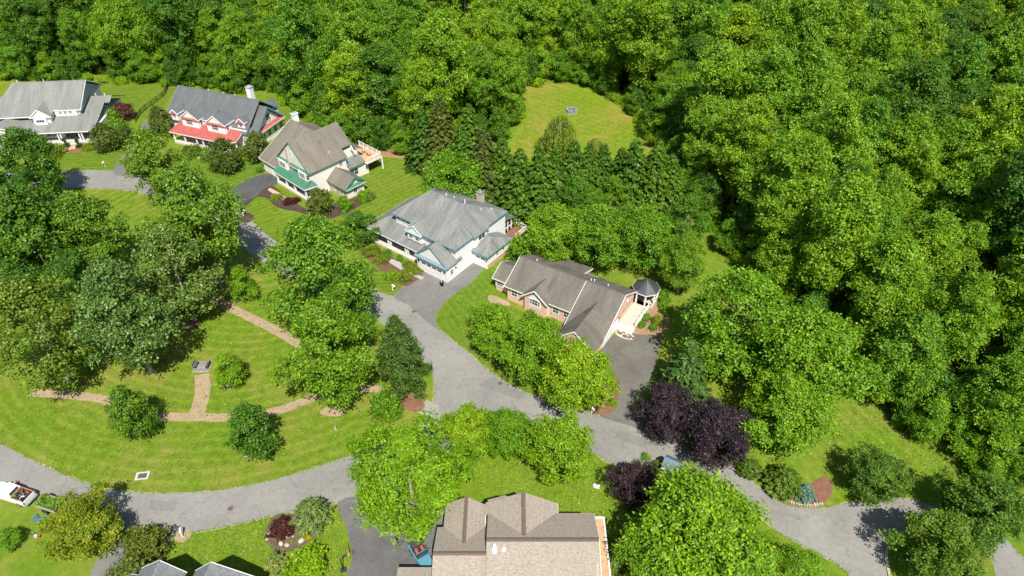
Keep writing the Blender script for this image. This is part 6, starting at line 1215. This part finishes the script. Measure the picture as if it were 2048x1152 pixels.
# fire ring
fp = thing('fire_ring', 'hexagonal grey stone fire ring in the meadow', 'fire pit', G(1143, 224))
for lvl in range(3):
    for i in range(12):
        a = 2 * math.pi * (i + .5 * (lvl % 2)) / 12; c = Vector((1.15 * math.cos(a), 1.15 * math.sin(a), .15 + lvl * .28)); d = Vector((-math.sin(a), math.cos(a), 0)); B().bar(c - d * .28, c + d * .28, .42, .26).build('stone', plain('fire_stone%d' % (i % 3), ((.27, .255, .26), (.22, .21, .22), (.31, .29, .29))[i % 3], .9, var=.2), fp)
B().lathe((0, 0, 0), [(.95, .02), (.95, .06)], 14).build('ash', plain('ash', (.05, .045, .045), .95), fp)
B().lathe((0, 0, 0), [(1.75, 0), (1.75, .06)], 6).build('apron', plain('grey_gravel', (.26, .24, .22), .9, var=.2), fp)
# bins
bn = thing('trash_bin', 'black round trash bin at the corner of the double garage', 'bin', G(884, 571)); B().lathe((0, 0, 0), [(.3, 0), (.36, .8), (.4, .82), (.4, .88), (.2, 1.0), (.02, 1.02)], 16).build('body', black_plastic, bn, True); B().box(-.1, -.05, 1.0, .1, .05, 1.06).build('handle', black_plastic, bn); B().lathe((-.05, -.05, .9), [(.12, 0), (.1, .16), (.02, .18)], 10).build('bag', white, bn)
# basketball hoop
hp = thing('basketball_hoop', 'basketball hoop on a black pole beside the dark driveway', 'hoop', G(690, 1139), R(20))
B().box(-.5, -.3, 0, .2, .3, .12).build('base', black_plastic, hp); B().tube([(-.2, 0, .1), (-.2, 0, 2.6), (.35, 0, 3.0)], [.07, .07, .05], 8).bar((-.2, 0, 2.2), (.6, 0, 3.2), .05).build('pole', dark_metal, hp)
bb = B().box(.6, -.75, 2.75, .64, .75, 3.75).build('backboard', plain('smoked_board', (.08, .085, .09), .25), hp); B().box(.64, -.3, 3.0, .65, .3, 3.05).box(.64, -.3, 3.4, .65, .3, 3.45).build('target_mark', white, bb)
B().tube([(.9 + .23 * math.cos(a), .23 * math.sin(a), 3.0) for a in np.linspace(0, 6.283, 15)], [.02] * 15, 6, False).build('rim', orange, hp); nb = B()
for i in range(10):
    a = i * .628; nb.bar((.9 + .22 * math.cos(a), .22 * math.sin(a), 3.0), (.9 + .13 * math.cos(a + .3), .13 * math.sin(a + .3), 2.6), .015)
nb.build('net', white, hp)
# rocks in the oval bed
for i, (u, v, s_, lb) in enumerate(((541, 1068, .55, 'flat pale rock at the rim of the oval bed'), (534, 1079, .35, 'small pale rock at the rim of the oval bed'), (562, 1088, .5, 'tan rock beside its twin in the oval bed'), (574, 1091, .5, 'pale upright rock in the oval bed'), (603, 1082, .6, 'broken pale rock near the yellow tuft'))):
    rnd = random.Random(i + 9); bm = bmesh.new(); bmesh.ops.create_icosphere(bm, subdivisions=2, radius=s_ * .7)
    for vv in bm.verts: vv.co = Vector((vv.co.x * rnd.uniform(.9, 1.15), vv.co.y * .75 * rnd.uniform(.9, 1.15), max(vv.co.z * .6 * rnd.uniform(.8, 1.2), -.1)))
    me = bpy.data.meshes.new('rock'); bm.to_mesh(me); bm.free(); me.materials.append(plain('rock%d' % (i % 2), ((.5, .43, .35), (.45, .34, .24))[i % 2], .9, var=.25)); o = link('rock', me); o.location = (*G(u, v)[:2], .1); o.rotation_euler = (0, 0, i); tag(o, lb, 'rock')
lg = B().bar((-.45, 0, .1), (.45, .08, .12), .12).build('driftwood_log', plain('bleached_wood', (.6, .55, .48), .8)); lg.location = G(580, 1075); tag(lg, 'short bleached log in the oval bed', 'log')
# stone edging of the bed by the lane
se = thing('stone_edging', 'row of rough reddish stones edging the bed of yew and juniper', 'edging', (0, 0, 0)); ep = smooth_loop([G(*p) for p in [(1532, 975), (1556, 995), (1585, 1007), (1615, 1013), (1645, 1009)]], 6, False); c0 = ep[0].copy(); se.location = c0
for i, p in enumerate(ep[:-1]):
    d = (ep[i + 1] - p); rnd = random.Random(i); L = d.length; d.normalize(); q = Vector((-d.y, d.x, 0)); c = p + d * L / 2 - c0
    pl = [c + d * (L * .46 * math.cos(a) * rnd.uniform(.85, 1.1)) + q * (.24 * math.sin(a) * rnd.uniform(.8, 1.2)) for a in np.linspace(.3, 5.9, 7)]
    B().prism([(v.x, v.y) for v in pl], 0, rnd.uniform(.22, .34)).build('stone', plain('edge_stone%d' % (i % 3), ((.42, .3, .24), (.36, .27, .22), (.48, .36, .3))[i % 3], .9, var=.25), se)
isl = sheet('traffic_island', [(1775, 1090), (1800, 1065), (1860, 1050), (1920, 1060), (1965, 1095), (1990, 1150), (1980, 1220), (1800, 1220), (1775, 1150)], .13, g_rough, 4)
kp = smooth_loop([G(*p) for p in [(1850, 1052), (1800, 1065), (1778, 1088), (1772, 1115), (1778, 1150), (1790, 1190)]], 5, False); kb = thing('stone_kerb', 'curved kerb of grey stones round the planted turning circle', 'kerb', kp[0])
for i in range(len(kp) - 1): B().bar(kp[i] - kp[0] + Vector((0, 0, .07)), kp[i].lerp(kp[i + 1], .94) - kp[0] + Vector((0, 0, .07)), .28, .2).build('kerb_stone', stone_pale, kb)
# front walk, steps, bucket group
sheet('walk', [(783, 518), (797, 522), (812, 536), (849, 556), (843, 560), (803, 541), (786, 530), (776, 524)], .034, plain('walk_concrete', (.36, .33, .29), .9, var=.12), 1); sheet('walk', [(540, 376), (556, 384), (585, 402), (578, 408), (552, 392), (535, 380)], .034, plain('tan_walk', (.45, .33, .24), .9), 1)
sheet('walk', [(105, 298), (150, 290), (152, 298), (110, 303)], .034, MATS['tan_walk'], 1); sheet('walk', [(385, 312), (402, 302), (410, 308), (400, 318)], .034, concrete, 1)
for i, (u, v, mt, lb) in enumerate(((68, 1071, plain('bucket_green', (.08, .25, .14), .5), 'green bucket in the clutter beside the bronze-tinged maple'), (73, 1074, white, 'white bucket in the clutter beside the bronze-tinged maple'), (79, 1075, orange, 'orange bucket in the clutter beside the bronze-tinged maple'))):
    o = thing('bucket', lb, 'bucket', G(u, v)); B().lathe((0, 0, 0), [(.14, 0), (.18, .36), (.19, .37), (.16, .36), (.13, .06)], 14).build('pail', mt, o); B().tube([(.18 * math.cos(a), 0, .36 + .16 * math.sin(a)) for a in np.linspace(0, math.pi, 9)], [.012] * 9, 5, False).build('handle', steel, o)
# deck chairs
for i, (x, y, lb) in enumerate(((-.6, 16.6, 'brown slatted deck chair beside the other one on the orange deck'), (1.2, 16.4, 'brown slatted deck chair near the corner post of the orange deck'))):
    c, s_ = math.cos(R(-42)), math.sin(R(-42)); o = thing('deck_chair', lb, 'chair', (-43.19 + c * x - s_ * y, 121.74 + s_ * x + c * y, 3.09), R(-42 + 150 + 40 * i))
    for k in range(4): B().box(-.3, -.3 + k * .16, .36, .3, -.17 + k * .16, .4).build('seat_slat', tan_wood, o)
    for k in range(4): B().bar((-.24 + k * .16, .3, .38), (-.24 + k * .16, .52, 1.0), .13, .03, (0, 1, 0)).build('back_slat', tan_wood, o)
    for sx in (-1, 1):
        B().box(sx * .34 - .04, -.3, 0, sx * .34 + .04, -.22, .58).build('leg', tan_wood, o); B().box(sx * .34 - .04, .28, 0, sx * .34 + .04, .36, .58).build('leg', tan_wood, o); B().box(sx * .36 - .08, -.36, .58, sx * .36 + .08, .4, .62).build('armrest', tan_wood, o)
# fences
def fence(pix, label, name, mat, hgt, step, rails, pick, board=False):
    pts = smooth_loop([G(*p) for p in pix], 5, False); o = thing(name, label, 'fence', pts[0]); L = [0]
    for i in range(1, len(pts)): L.append(L[-1] + (pts[i] - pts[i - 1]).length)
    def at(s):
        for i in range(1, len(pts)):
            if L[i] >= s: return pts[i - 1].lerp(pts[i], (s - L[i - 1]) / max(L[i] - L[i - 1], 1e-6)) - pts[0]
        return pts[-1] - pts[0]
    n = max(2, int(L[-1] / step)); up = Vector((0, 0, 1))
    for i in range(n + 1): p = at(L[-1] * i / n); B().bar(p, p + up * (hgt + .08), .09 if not board else .13).build('post', mat, o)
    for i in range(n):
        a, c = at(L[-1] * i / n), at(L[-1] * (i + 1) / n)
        for z in rails: B().bar(a + up * z, c + up * z, .04 if not board else .06, .05 if not board else .14).build('rail', mat, o)
        if pick:
            pb = B(); k = int((c - a).length / pick)
            for j in range(1, k): m = a.lerp(c, j / k); pb.bar(m + up * .1, m + up * hgt, .025)
            pb.build('picket_panel', mat, o)
fence([(272, 245), (285, 225), (312, 205), (330, 190), (338, 172)], 'black metal picket fence around the yard of the pale grey roof house', 'picket_fence', dark_metal, 1.3, 2.4, (.2, 1.2), .14)
fence([(340, 160), (300, 158), (250, 157)], 'black metal picket fence along the wood edge behind the yard', 'picket_fence', dark_metal, 1.3, 2.4, (.2, 1.2), .14)
fence([(1085, 408), (1066, 428), (1052, 445), (1046, 460)], 'tan split rail fence behind the hip roof house', 'rail_fence', plain('weathered_rail', (.38, .28, .18), .85, var=.2), 1.1, 2.4, (.3, .65, 1.0), 0, True)
fence([(1022, 446), (1036, 452), (1046, 462)], 'short white rail fence off the deck of the hip roof house', 'rail_fence', white, 1.1, 2.0, (.4, .75, 1.05), 0, True)
